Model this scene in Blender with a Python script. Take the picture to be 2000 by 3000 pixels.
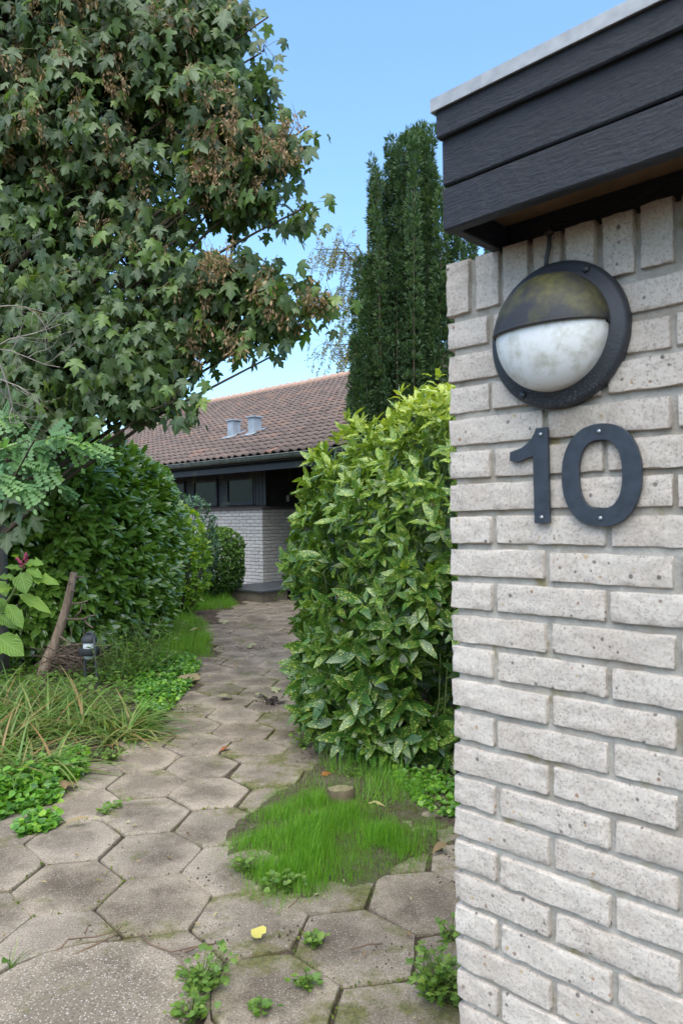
import bpy, math, random
import numpy as np
from mathutils import Matrix, Vector

for o in list(bpy.data.objects): bpy.data.objects.remove(o, do_unlink=True)
SC = bpy.context.scene
COL = SC.collection
RNG = np.random.default_rng(7)
random.seed(7)

# ------------------------------------------------------------------ camera, world, sun, exposure
FPX, PITCH, ROLL, CH = 2144.9, -0.0071, -0.01303, 1.4      # focal length for a 2000 px wide frame, tilt, roll, eye height
_cp, _sp, _cr, _sr = math.cos(PITCH), math.sin(PITCH), math.cos(ROLL), math.sin(ROLL)
RC = np.array([[_cr, _sr, 0], [-_sr, _cr, 0], [0, 0, 1]]) @ np.array([[1, 0, 0], [0, _cp, _sp], [0, -_sp, _cp]])
cam = bpy.data.cameras.new('camera')
cam.sensor_fit = 'HORIZONTAL'; cam.sensor_width = 24.0; cam.lens = FPX / 2000 * 24.0
cam.clip_start = 0.05; cam.clip_end = 2000
cam.dof.use_dof = True; cam.dof.focus_distance = 5.0; cam.dof.aperture_fstop = 8.0
camo = bpy.data.objects.new('camera', cam); COL.objects.link(camo)
def _w(r): return Vector((r[0], r[2], r[1]))
_m = Matrix.Identity(4)
for i, v in enumerate((_w(RC[0]), _w(RC[1]), -_w(RC[2]))):
    for j in range(3): _m[j][i] = v[j]
_m[2][3] = CH
camo.matrix_world = _m
SC.camera = camo

SUN_ELEV, SUN_AZ = math.radians(60), math.radians(186)       # azimuth from +Y clockwise: behind the viewer
wd = bpy.data.worlds.new('World'); SC.world = wd; wd.use_nodes = True
_nt = wd.node_tree; _bg = _nt.nodes['Background']
_sky = _nt.nodes.new('ShaderNodeTexSky'); _sky.sky_type = 'NISHITA'; _sky.sun_disc = False
_sky.sun_elevation = SUN_ELEV; _sky.sun_rotation = SUN_AZ
_sky.air_density = 1.0; _sky.dust_density = 2.4; _sky.ozone_density = 1.5; _sky.altitude = 0
_tint = _nt.nodes.new('ShaderNodeMix'); _tint.data_type = 'RGBA'; _tint.blend_type = 'MULTIPLY'; _tint.inputs[0].default_value = 1.0; _tint.inputs[7].default_value = (0.75, 0.95, 1.05, 1)
_nt.links.new(_sky.outputs[0], _tint.inputs[6]); _nt.links.new(_tint.outputs[2], _bg.inputs[0]); _bg.inputs[1].default_value = 0.15
sun = bpy.data.lights.new('sun', 'SUN'); sun.energy = 1.4; sun.angle = math.radians(85); sun.color = (1.0, 0.85, 0.67)
suno = bpy.data.objects.new('sun', sun); COL.objects.link(suno)
_sd = Vector((math.sin(SUN_AZ) * math.cos(SUN_ELEV), math.cos(SUN_AZ) * math.cos(SUN_ELEV), math.sin(SUN_ELEV)))
suno.rotation_euler = _sd.to_track_quat('Z', 'Y').to_euler()
suno.location = (0, -5, 20)
SC.view_settings.view_transform = 'Standard'; SC.view_settings.look = 'None'
SC.view_settings.gamma = 1.0; SC.view_settings.use_curve_mapping = False
SC.view_settings.exposure = 1.42
SC.cycles.max_bounces = 4; SC.cycles.diffuse_bounces = 3; SC.cycles.glossy_bounces = 1; SC.cycles.transmission_bounces = 2; SC.cycles.caustics_reflective = False; SC.cycles.caustics_refractive = False

# ------------------------------------------------------------------ measuring: a photo pixel (2000 x 3000) to a place
def ray(x, y):
    return RC.T @ np.array([(x - 1000) / FPX, (1500 - y) / FPX, 1.0])
def gp(x, y, z=0.0):
    w = ray(x, y); t = (z - CH) / w[1]; return np.array([w[0] * t, w[2] * t])
def at(x, y, Y):
    w = ray(x, y); t = Y / w[2]; return np.array([w[0] * t, Y, CH + w[1] * t])
def pix(P):
    P = np.atleast_2d(P); q = np.stack([P[:, 0], P[:, 2] - CH, P[:, 1]], 1) @ RC.T
    z = np.maximum(q[:, 2], 1e-3)
    return np.stack([1000 + FPX * q[:, 0] / z, 1500 - FPX * q[:, 1] / z, q[:, 2]], 1)

# ------------------------------------------------------------------ helpers
_tab = RNG.random((64, 64, 64))
def noise3(P, s=1.0):
    P = np.asarray(P, float) * s + 100.0
    i = np.floor(P).astype(int); f = P - i; f = f * f * (3 - 2 * f); i %= 64; j = (i + 1) % 64
    def g(a, b, c): return _tab[a, b, c]
    x0, y0, z0, x1, y1, z1 = i[..., 0], i[..., 1], i[..., 2], j[..., 0], j[..., 1], j[..., 2]
    fx, fy, fz = f[..., 0], f[..., 1], f[..., 2]
    a = g(x0, y0, z0) * (1 - fx) + g(x1, y0, z0) * fx; b = g(x0, y1, z0) * (1 - fx) + g(x1, y1, z0) * fx
    c = g(x0, y0, z1) * (1 - fx) + g(x1, y0, z1) * fx; d = g(x0, y1, z1) * (1 - fx) + g(x1, y1, z1) * fx
    return ((a * (1 - fy) + b * fy) * (1 - fz) + (c * (1 - fy) + d * fy) * fz) - 0.5
def unit(v):
    v = np.asarray(v, float); return v / np.maximum(np.linalg.norm(v, axis=-1, keepdims=True), 1e-9)

class MB:
    """collects vertices, faces (arrays of equal width) and a per-vertex vector 'co'"""
    def __init__(s): s.V = []; s.F = []; s.C = []; s.n = 0
    def add(s, V, Fs, C=None, mi=0):
        V = np.asarray(V, float).reshape(-1, 3)
        s.V.append(V)
        s.C.append(np.zeros((len(V), 3)) if C is None else np.asarray(C, float))
        for F in Fs:
            F = np.asarray(F, int)
            if len(F): s.F.append((F + s.n, mi))
        s.n += len(V); return s
    def box(s, lo, hi, mi=0, bev=0.0):
        x0, y0, z0 = lo; x1, y1, z1 = hi
        if bev <= 0:
            V = [(x, y, z) for z in (z0, z1) for y in (y0, y1) for x in (x0, x1)]
            return s.add(V, [[(0, 2, 3, 1), (4, 5, 7, 6), (0, 1, 5, 4), (2, 6, 7, 3), (0, 4, 6, 2), (1, 3, 7, 5)]], None, mi)
        b = bev; V = []; idx = {}
        for a in range(8):
            sx, sy, sz = a & 1, a >> 1 & 1, a >> 2 & 1
            px, py, pz = (x1 if sx else x0), (y1 if sy else y0), (z1 if sz else z0)
            ix, iy, iz = (-b if sx else b), (-b if sy else b), (-b if sz else b)
            for k, p in enumerate(((px, py + iy, pz + iz), (px + ix, py, pz + iz), (px + ix, py + iy, pz))):
                idx[a, k] = len(V); V.append(p)
        Q = []; T = []
        for k, (u, v) in enumerate(((2, 4), (1, 4), (1, 2))):
            w = 7 ^ u ^ v
            for side in (0, w):
                q = [idx[side, k], idx[side | u, k], idx[side | u | v, k], idx[side | v, k]]
                Q.append(q if (side != 0) == (k != 1) else q[::-1])
        for k in range(3):
            w = 1 << k; o1, o2 = [m for m in range(3) if m != k]
            for a in range(8):
                if not a & w: Q.append([idx[a, o1], idx[a | w, o1], idx[a | w, o2], idx[a, o2]])
        for a in range(8): T.append([idx[a, 0], idx[a, 1], idx[a, 2]])
        return s.add(V, [Q, T], None, mi)
    def tube(s, pts, rad, n=6, mi=0, cap=True, co=None):
        P = np.asarray(pts, float); r = np.broadcast_to(np.asarray(rad, float), (len(P),))
        T = unit(np.gradient(P, axis=0)); up = np.array([0.31, 0.17, 0.93]) if abs(T[0, 2]) < 0.9 else np.array([1.0, 0.2, 0.1])
        X = unit(np.cross(T, up)); Y = np.cross(T, X); a = np.arange(n) / n * 2 * math.pi
        V = (P[:, None] + r[:, None, None] * (np.cos(a)[None, :, None] * X[:, None] + np.sin(a)[None, :, None] * Y[:, None])).reshape(-1, 3)
        i = np.arange(len(P) - 1)[:, None] * n; j = np.arange(n)[None]; k = (j + 1) % n
        F = np.stack([i + j, i + n + j, i + n + k, i + k], -1).reshape(-1, 4)
        Fs = [F]
        if cap: Fs += [[list(range(n))], [list(range((len(P) - 1) * n, len(P) * n))[::-1]]]
        return s.add(V, Fs, None if co is None else np.tile(co, (len(V), 1)), mi)
    def mesh(s, name, mats, smooth=True):
        me = bpy.data.meshes.new(name)
        V = np.concatenate(s.V); C = np.concatenate(s.C)
        me.vertices.add(len(V)); me.vertices.foreach_set('co', V.ravel())
        loops = np.concatenate([F.ravel() for F, m in s.F]); tot = np.concatenate([np.full(len(F), F.shape[1]) for F, m in s.F])
        mi = np.concatenate([np.full(len(F), m) for F, m in s.F])
        me.loops.add(len(loops)); me.loops.foreach_set('vertex_index', loops.astype(np.int32))
        me.polygons.add(len(tot)); st = np.concatenate([[0], np.cumsum(tot)[:-1]])
        me.polygons.foreach_set('loop_start', st.astype(np.int32)); me.polygons.foreach_set('loop_total', tot.astype(np.int32))
        me.polygons.foreach_set('material_index', mi.astype(np.int32))
        me.polygons.foreach_set('use_smooth', np.full(len(tot), bool(smooth)))
        at_ = me.attributes.new('co', 'FLOAT_VECTOR', 'POINT'); at_.data.foreach_set('vector', C.astype(np.float32).ravel())
        for m in (mats if isinstance(mats, (list, tuple)) else [mats]): me.materials.append(m)
        me.update(calc_edges=True); me.validate(); return me
    def obj(s, name, mats, parent=None, smooth=True, **p):
        return link(name, s.mesh(name, mats, smooth), parent, **p)
def link(name, data, parent=None, loc=None, mat=None, **p):
    o = bpy.data.objects.new(name, data); COL.objects.link(o)
    if parent is not None: o.parent = parent
    if mat is not None: o.matrix_local = mat
    if loc is not None: o.location = loc
    for k, v in p.items(): o[k] = v
    return o
def thing(name, label, cat, loc=(0, 0, 0), rz=0.0, group=None):
    o = link(name, None, None, loc); o.rotation_euler = (0, 0, rz); o['label'] = label; o['category'] = cat
    if group: o['group'] = group
    return o
def rotxyz(rx=0, ry=0, rz=0):
    return Matrix.Rotation(rz, 4, 'Z') @ Matrix.Rotation(ry, 4, 'Y') @ Matrix.Rotation(rx, 4, 'X')

# ------------------------------------------------------------------ materials
class NT:
    def __init__(s, name):
        s.m = bpy.data.materials.new(name); s.m.use_nodes = True; s.t = s.m.node_tree; s.N = s.t.nodes
        s.p = s.N['Principled BSDF']; s.out = s.N['Material Output']
    def l(s, a, b): s.t.links.new(a, b)
    def val(s, sock, v):
        if hasattr(v, 'links') or isinstance(v, bpy.types.NodeSocket): s.l(v, sock)
        else:
            if sock.type == 'RGBA' and len(v) == 3: v = (*v, 1)
            sock.default_value = v
    def node(s, t, **k):
        n = s.N.new(t)
        for a, b in k.items(): setattr(n, a, b)
        return n
    def math(s, op, a, b=0.0, c=0.0, clamp=False):
        n = s.node('ShaderNodeMath', operation=op, use_clamp=clamp)
        for i, v in enumerate((a, b, c)):
            s.val(n.inputs[i], v)
        return n.outputs[0]
    def mix(s, f, a, b, mode='MIX'):
        n = s.node('ShaderNodeMix', data_type='RGBA', blend_type=mode)
        s.val(n.inputs[0], f); s.val(n.inputs[6], a); s.val(n.inputs[7], b); return n.outputs[2]
    def ramp(s, f, stops, interp='LINEAR'):
        n = s.node('ShaderNodeValToRGB'); n.color_ramp.interpolation = interp; e = n.color_ramp.elements
        while len(e) < len(stops): e.new(0.5)
        for q, (p, c) in zip(e, stops):
            q.position = p; q.color = (c, c, c, 1) if isinstance(c, (int, float)) else (*c, 1)
        s.val(n.inputs[0], f); return n.outputs[0]
    def noise(s, scale, vec=None, detail=3.0, rough=0.55, dist=0.0):
        n = s.node('ShaderNodeTexNoise'); n.inputs['Scale'].default_value = scale; n.inputs['Detail'].default_value = detail
        n.inputs['Roughness'].default_value = rough; n.inputs['Distortion'].default_value = dist
        if vec is not None: s.l(vec, n.inputs['Vector'])
        return n.outputs[0]
    def voro(s, scale, vec=None, feature='F1', out=0, rnd=1.0):
        n = s.node('ShaderNodeTexVoronoi', feature=feature); n.inputs['Scale'].default_value = scale; n.inputs['Randomness'].default_value = rnd
        if vec is not None: s.l(vec, n.inputs['Vector'])
        return n.outputs[out]
    def coord(s, which='Object'): return s.node('ShaderNodeTexCoord').outputs[which]
    def pos(s): return s.node('ShaderNodeNewGeometry').outputs['Position']
    def rand(s): return s.node('ShaderNodeObjectInfo').outputs['Random']
    def attr(s):
        a = s.node('ShaderNodeAttribute', attribute_name='co'); x = s.node('ShaderNodeSeparateXYZ'); s.l(a.outputs['Vector'], x.inputs[0])
        return a.outputs['Vector'], x.outputs[0], x.outputs[1], x.outputs[2]
    def sep(s, v):
        x = s.node('ShaderNodeSeparateXYZ'); s.l(v, x.inputs[0]); return x.outputs
    def comb(s, a, b, c):
        n = s.node('ShaderNodeCombineXYZ')
        for i, v in enumerate((a, b, c)): s.val(n.inputs[i], v)
        return n.outputs[0]
    def vadd(s, a, b):
        n = s.node('ShaderNodeVectorMath', operation='ADD'); s.val(n.inputs[0], a); s.val(n.inputs[1], b); return n.outputs[0]
    def bump(s, h, strength=0.5, dist=0.01, prev=None):
        n = s.node('ShaderNodeBump'); n.inputs['Strength'].default_value = strength; n.inputs['Distance'].default_value = dist
        s.val(n.inputs['Height'], h)
        if prev is not None: s.l(prev, n.inputs['Normal'])
        return n.outputs[0]
    def set(s, color=None, rough=None, normal=None, spec=None, metal=None, trans=None):
        if color is not None: s.val(s.p.inputs['Base Color'], color)
        if rough is not None: s.val(s.p.inputs['Roughness'], rough)
        if normal is not None: s.l(normal, s.p.inputs['Normal'])
        if spec is not None: s.val(s.p.inputs['Specular IOR Level'], spec)
        if metal is not None: s.val(s.p.inputs['Metallic'], metal)
        return s.m

def leaf_mat(name, cols, rough=0.42, trans=0.25, tcol=(0.25, 0.4, 0.05), rib=None, ribw=0.05, spots=None, mott=0.25, spec=0.45, veins=0.0, gain=1.4):
    """cols: colours along co.z (one number for each leaf); co.x across -1..1, co.y along 0..1"""
    n = NT(name); v, u, w, z = n.attr(); cols = [(q[0] * gain * 1.06, q[1] * gain, q[2] * gain * .85) for q in cols]
    c = n.ramp(z, [(i / max(1, len(cols) - 1), q) for i, q in enumerate(cols)])
    off = n.comb(n.math('MULTIPLY', z, 91.0), n.math('MULTIPLY', z, 57.0), 0.0)
    lv = n.vadd(v, off)
    m = n.noise(4.0, lv, 2.0)
    c = n.mix(n.math('MULTIPLY', n.math('SUBTRACT', m, 0.5), mott * 4, clamp=True), c, n.mix(0.6, c, (0.9, 0.9, 0.5), 'MULTIPLY'))
    if spots:
        sv = n.comb(n.math('MULTIPLY', u, 0.36), w, n.math('MULTIPLY', z, 77.0))
        d = n.voro(12.0, sv); d2 = n.voro(27.0, sv)
        k = n.noise(3.0, sv, 2.0)
        th = n.math('MULTIPLY_ADD', k, 0.62, n.math('MULTIPLY_ADD', z, 0.26, -0.13))
        s1 = n.math('LESS_THAN', d, n.math('MULTIPLY', th, 1.0)); s2 = n.math('LESS_THAN', d2, n.math('MULTIPLY', th, 0.85))
        c = n.mix(n.math('MULTIPLY', n.math('MAXIMUM', s1, s2), 0.92), c, spots)
    if rib is not None:
        r = n.math('LESS_THAN', n.math('ABSOLUTE', u), ribw)
        c = n.mix(n.math('MULTIPLY', r, 0.7), c, rib)
    n.set(c, rough, None, spec)
    if veins:
        wv = n.math('SINE', n.math('MULTIPLY', n.math('MULTIPLY_ADD', n.math('ABSOLUTE', u), -0.35, w), 60.0))
        n.l(n.bump(wv, veins, 0.004), n.p.inputs['Normal'])
    tr = n.node('ShaderNodeBsdfTranslucent'); n.val(tr.inputs[0], n.mix(1.0, c, (2.2, 2.4, 0.9), 'MULTIPLY'))
    ms = n.node('ShaderNodeMixShader'); ms.inputs[0].default_value = trans
    n.l(n.p.outputs[0], ms.inputs[1]); n.l(tr.outputs[0], ms.inputs[2]); n.l(ms.outputs[0], n.out.inputs[0])
    return n.m

def bark_mat(name, a, b, scale=12.0, stretch=0.2, strength=0.6):
    n = NT(name); p = n.sep(n.coord('Object')); v = n.comb(p[0], p[1], n.math('MULTIPLY', p[2], stretch))
    f = n.noise(scale, v, 6.0, 0.65); g = n.noise(scale * 4, v, 3.0)
    return n.set(n.mix(n.ramp(f, [(0.3, 0.0), (0.7, 1.0)]), a, b), 0.85, n.bump(n.math('ADD', f, n.math('MULTIPLY', g, 0.4)), strength, 0.02), 0.2)

def plain_mat(name, col, rough=0.6, spec=0.4, var=0.15, scale=20.0, metal=0.0, bump=0.1):
    n = NT(name); f = n.noise(scale, n.coord('Object'), 4.0)
    c = n.mix(n.ramp(f, [(0.35, 0.0), (0.65, 1.0)]), tuple(q * (1 - var) for q in col), tuple(min(1, q * (1 + var)) for q in col))
    return n.set(c, rough, n.bump(f, bump, 0.005), spec, metal)

def brick_mat(name, light, dark, far=False):
    n = NT(name); o = n.coord('Object'); r = n.rand()
    o = n.vadd(o, n.comb(n.math('MULTIPLY', r, 37.0), n.math('MULTIPLY', r, 11.0), 0.0))
    base = n.mix(r, light, dark)
    big = n.noise(9.0, o, 3.0); base = n.mix(n.ramp(big, [(0.35, 0.0), (0.7, 0.7)]), base, n.mix(0.75, base, (0.78, 0.72, 0.68), 'MULTIPLY'))
    fine = n.noise(170.0 if not far else 60.0, o, 5.0, 0.8)
    base = n.mix(n.ramp(fine, [(0.32, 0.95), (0.5, 0.0), (0.72, 0.0)]), base, n.mix(1.0, base, (0.55, 0.5, 0.47), 'MULTIPLY'))
    base = n.mix(n.ramp(fine, [(0.58, 0.0), (0.75, 0.6)]), base, (0.74, 0.71, 0.68))
    h = n.noise(130.0, o, 6.0, 0.8)
    if not far:
        d = n.voro(62.0, o); k = n.voro(62.0, o, out=1); ks = n.sep(k)
        sp = n.math('MULTIPLY', n.math('LESS_THAN', d, n.math('MULTIPLY', ks[0], 0.26)), n.math('GREATER_THAN', ks[1], 0.62))
        base = n.mix(n.math('MULTIPLY', sp, 0.8), base, n.ramp(ks[2], [(0.0, (0.05, 0.045, 0.045)), (0.55, (0.16, 0.13, 0.12)), (0.8, (0.30, 0.13, 0.06)), (1.0, (0.45, 0.33, 0.16))]))
        d2 = n.voro(190.0, o); k2 = n.sep(n.voro(190.0, o, out=1))
        sp2 = n.math('MULTIPLY', n.math('LESS_THAN', d2, 0.3), n.math('GREATER_THAN', k2[1], 0.72))
        base = n.mix(n.math('MULTIPLY', sp2, 0.55), base, (0.17, 0.14, 0.13))
    if not far:         # rain-washed grime below the lamp
        dv = n.node('ShaderNodeVectorMath', operation='DISTANCE'); n.l(n.pos(), dv.inputs[0]); dv.inputs[1].default_value = (0.424, 1.323, 1.575)
        gm = n.ramp(n.math('ADD', dv.outputs['Value'], n.math('MULTIPLY', n.noise(30.0, n.pos(), 4.0), .10)), [(0.06, 0.55), (0.16, 0.0)])
        base = n.mix(gm, base, n.mix(1.0, base, (0.5, 0.47, 0.40), 'MULTIPLY'))
    nb = n.bump(h, 0.5, 0.004 if not far else 0.01, n.bump(n.noise(40.0, o, 4.0, 0.65), 0.35, 0.008))
    return n.set(base, 0.9, nb, 0.25)

def mortar_mat(name):
    n = NT(name); p = n.coord('Object'); f = n.noise(35.0, p, 5.0, 0.7); g = n.noise(6.0, p, 3.0); q = n.noise(11.0, n.vadd(p, (3.0, 7.0, 1.0)), 3.0)
    c = n.mix(n.ramp(f, [(0.3, 0.0), (0.7, 1.0)]), (0.31, 0.28, 0.24), (0.45, 0.415, 0.365))
    c = n.mix(n.ramp(g, [(0.5, 0.0), (0.7, 0.6)]), c, (0.22, 0.165, 0.105))
    c = n.mix(n.ramp(q, [(0.58, 0.0), (0.68, 0.75)]), c, (0.19, 0.15, 0.035))
    return n.set(c, 0.95, n.bump(n.noise(90.0, p, 5.0, 0.7), 0.7, 0.006), 0.15)

def black_wood_mat(name, base=(0.011, 0.0115, 0.0145), moss=False):
    n = NT(name); p = n.sep(n.coord('Object')); r = n.math('MULTIPLY', n.rand(), 20.0)
    v = n.comb(n.math('MULTIPLY', p[0], 0.12), p[1], n.math('ADD', p[2], r))
    warp = n.noise(5.0, n.comb(p[0], p[1], n.math('ADD', p[2], r)), 3.0, 0.6)
    v2 = n.vadd(v, n.comb(0.0, 0.0, n.math('MULTIPLY', warp, 0.045)))
    g = n.noise(210.0, v2, 5.0, 0.7); pn = n.noise(45.0, n.coord('Object'), 5.0, 0.7)
    c = n.mix(n.ramp(g, [(0.35, 0.0), (0.7, 1.0)]), base, tuple(q * 1.9 for q in base))
    c = n.mix(n.ramp(pn, [(0.62, 0.0), (0.72, 0.8)]), c, (0.04, 0.042, 0.048))
    if moss:
        mm = n.noise(2.2, n.coord('Object'), 4.0)
        c = n.mix(n.ramp(mm, [(0.55, 0.0), (0.68, 0.7)]), c, (0.10, 0.12, 0.035))
    return n.set(c, 0.55, n.bump(g, 0.6, 0.005, n.bump(pn, 0.45, 0.006)), 0.4)

def concrete_mat(name, mossy=0.6, coarse=False):
    n = NT(name); v, u, w, z = n.attr(); o = n.coord('Object'); pw = n.pos(); r = n.rand()
    o = n.vadd(o, n.comb(n.math('MULTIPLY', r, 19.0), n.math('MULTIPLY', r, 43.0), 0.0))
    edge = n.math('ADD', u, n.math('MULTIPLY', n.math('SUBTRACT', n.noise(9.0, o, 6.0, 0.72), 0.5), 2.2))
    c = n.mix(n.ramp(edge, [(0.35, 0.0), (1.25, 1.0)]), (0.235, 0.188, 0.140), (0.40, 0.325, 0.245))
    r2 = n.math('FRACT', n.math('MULTIPLY', r, 7.31)); c = n.mix(n.math('MULTIPLY', r, 0.4), c, (0.30, 0.255, 0.205)); c = n.mix(n.math('MULTIPLY', r2, 0.42), c, n.mix(1.0, c, (0.52, 0.5, 0.47), 'MULTIPLY'))
    st = n.noise(3.0, n.vadd(pw, (4.0, 1.0, 0.0)), 5.0, 0.65)
    c = n.mix(n.ramp(st, [(0.46, 0.0), (0.62, 0.85)]), c, n.mix(1.0, c, (0.56, 0.545, 0.53), 'MULTIPLY'))
    sc = 150.0 if not coarse else 120.0
    f = n.noise(sc, o, 3.0, 0.75); k = n.sep(n.voro(sc * 1.1, o, out=1)); d = n.voro(sc * 1.1, o)
    c = n.mix(n.ramp(f, [(0.34, 0.95), (0.52, 0.0)]), c, n.mix(1.0, c, (0.40, 0.38, 0.36), 'MULTIPLY'))
    lite = n.math('MULTIPLY', n.math('LESS_THAN', d, 0.34), n.math('GREATER_THAN', k[0], 0.55 if coarse else 0.75))
    c = n.mix(n.math('MULTIPLY', lite, 0.75 if coarse else 0.55), c, n.ramp(k[1], [(0.0, (0.52, 0.47, 0.40)), (0.6, (0.42, 0.36, 0.29)), (1.0, (0.60, 0.58, 0.55))]))
    m1 = n.noise(4.5, n.vadd(pw, (0.0, 0.0, 3.0)), 6.0, 0.7); g = n.noise(60.0, o, 3.0)
    mm = n.ramp(n.math('MULTIPLY_ADD', edge, 0.10, n.math('ADD', m1, n.math('MULTIPLY', z, 0.13))), [(0.67 - 0.05 * mossy, 0.0), (0.80 - 0.05 * mossy, 0.8)])
    c = n.mix(mm, c, n.ramp(g, [(0.35, (0.055, 0.062, 0.012)), (0.65, (0.13, 0.13, 0.03))]))
    hb = n.math('ADD', f, n.math('MULTIPLY', n.noise(25.0, o, 4.0), 0.7))
    return n.set(c, 0.92, n.bump(hb, 0.5, 0.006), 0.2)

def soil_mat():
    n = NT('soil'); p = n.pos(); f = n.noise(28.0, p, 6.0, 0.72); g = n.noise(3.2, p, 5.0, 0.6); h = n.noise(7.0, n.vadd(p, (9.0, 2.0, 0.0)), 5.0, 0.7)
    c = n.ramp(f, [(0.3, (0.052, 0.038, 0.027)), (0.55, (0.105, 0.079, 0.058)), (0.75, (0.19, 0.15, 0.115))])
    c = n.mix(n.ramp(g, [(0.5, 0.0), (0.7, 0.45)]), c, (0.20, 0.165, 0.13))
    c = n.mix(n.ramp(h, [(0.56, 0.0), (0.68, 0.8)]), c, (0.085, 0.085, 0.02))
    return n.set(c, 0.97, n.bump(f, 0.9, 0.03), 0.1)

M = {}
M['brick'] = brick_mat('pale_brick', (0.60, 0.53, 0.46), (0.53, 0.46, 0.395))
M['brick_far'] = brick_mat('pale_house_brick', (0.64, 0.59, 0.55), (0.55, 0.50, 0.465), True)
M['mortar'] = mortar_mat('mortar')
M['blackwood'] = black_wood_mat('black_painted_wood')
M['blackwood_house'] = black_wood_mat('black_stained_wood', (0.018, 0.017, 0.019), True)
M['zinc'] = plain_mat('grey_metal_flashing', (0.33, 0.325, 0.32), 0.5, 0.5, 0.12, 40.0, 0.3)
M['ply'] = plain_mat('bare_plywood', (0.24, 0.16, 0.095), 0.8, 0.2, 0.2, 14.0)
M['concrete'] = concrete_mat('weathered_concrete')
M['concrete_round'] = concrete_mat('exposed_aggregate_concrete', 0.0, True)
M['soil'] = soil_mat()
M['lampblack'] = plain_mat('satin_black_metal', (0.028, 0.03, 0.036), 0.42, 0.5, 0.3, 30.0, 0.0, 0.25)
M['numberblack'] = plain_mat('slate_black_metal', (0.026, 0.032, 0.042), 0.5, 0.45, 0.22, 40.0, 0.0, 0.2)
M['screw'] = plain_mat('screw_steel', (0.45, 0.45, 0.45), 0.35, 0.5, 0.1, 50.0, 0.8)

# ------------------------------------------------------------------ leaf shapes: base at origin, along +Y, face +Z
def T_blade(width=0.38, seg=5, fold=0.12, droop=0.12, peak=0.45, tip=1.0, wave=0.0, across=1, serr=0.0):
    V = []; C = []; rows = []
    for i in range(seg + 1):
        t = i / seg; a = t / peak if t < peak else (1 - t) / (1 - peak)
        w = width * 0.5 * (math.sin(min(1, a) * math.pi / 2) ** (0.85 if t < peak else tip))
        if 0 < i < seg and serr: w *= 1 + serr * (1 if i % 2 else -1) * (1 if t > 0.45 else 0)
        zc = -droop * t * t; row = []
        if i in (0, seg):
            V.append((0, t, zc)); C.append((0, t, 0)); row = [len(V) - 1] * (2 * across + 1)
        else:
            for k in range(-across, across + 1):
                q = k / across
                V.append((q * w, t, zc + fold * w * 2 * abs(q) ** 1.3 + wave * math.sin(t * 19 + q * 2) * abs(q) * w)); C.append((q, t, 0)); row.append(len(V) - 1)
        rows.append(row)
    T = []; Q = []
    for a, b in zip(rows[:-1], rows[1:]):
        for k in range(2 * across):
            f = [a[k], a[k + 1], b[k + 1], b[k]]; g = list(dict.fromkeys(f))
            (Q if len(g) == 4 else T).append(g)
    return np.array(V, float), [np.array(x, int).reshape(-1, n) for x, n in ((T, 3), (Q, 4)) if x], np.array(C, float)
def T_maple(droop=0.3, fold=0.22, seed=0):
    R = [(0, 0), (.16, -.08), (.38, -.02), (.27, .14), (.46, .26), (.60, .60), (.38, .50), (.19, .47), (.27, .68), (.14, .80), (0, 1.02)]
    pts = R + [(-x, y) for x, y in R[-2:0:-1]]; r = np.random.default_rng(seed)
    V = [(0, .36, 0.03)] + [(x * (1 + r.normal(0, .05)), y + r.normal(0, .02), 0) for x, y in pts]
    V = np.array(V); V[:, 2] += -fold * np.abs(V[:, 0]) ** 1.2 - droop * np.maximum(V[:, 1] - .2, 0) ** 2 + r.normal(0, .05, len(V))
    n = len(pts); F = np.array([(0, 1 + i, 1 + (i + 1) % n) for i in range(n)])
    return V, [F], np.stack([V[:, 0] / .58, V[:, 1], 0 * V[:, 0]], 1)
def T_heart():
    R = [(0, .06), (.22, -.06), (.46, .12), (.46, .42), (.28, .74), (0, 1.0)]
    pts = R + [(-x, y) for x, y in R[-2:0:-1]]
    V = np.array([(0, .35, -0.06)] + [(x, y, 0.10 * (abs(x) > .3) - .1 * max(0, y - .5)) for x, y in pts]); n = len(pts)
    return V, [np.array([(0, 1 + i, 1 + (i + 1) % n) for i in range(n)])], np.stack([V[:, 0] * 2, V[:, 1], 0 * V[:, 0]], 1)
def T_quad(w=0.5):
    V = np.array([(0, 0, 0), (w / 2, .45, .06), (0, 1, -.05), (-w / 2, .45, .06)], float)
    return V, [np.array([(0, 1, 2), (0, 2, 3)])], np.array([(0, 0, 0), (1, .5, 0), (0, 1, 0), (-1, .5, 0)], float)
def T_grass(seg=3, bend=0.35, w=0.016):
    V = []; C = []
    for i in range(seg + 1):
        t = i / seg; ww = w * (1 - t) ** 0.7
        if i < seg: V += [(-ww, t, -bend * t * t), (ww, t, -bend * t * t)]; C += [(-1, t, 0), (1, t, 0)]
        else: V += [(0, t * (1 - .12 * bend), -bend)]; C += [(0, 1, 0)]
    Q = [(2 * i, 2 * i + 1, 2 * i + 3, 2 * i + 2) for i in range(seg - 1)]; k = 2 * (seg - 1)
    return np.array(V, float), [np.array(Q, int).reshape(-1, 4), np.array([(k, k + 1, k + 2)])], np.array(C, float)
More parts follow.
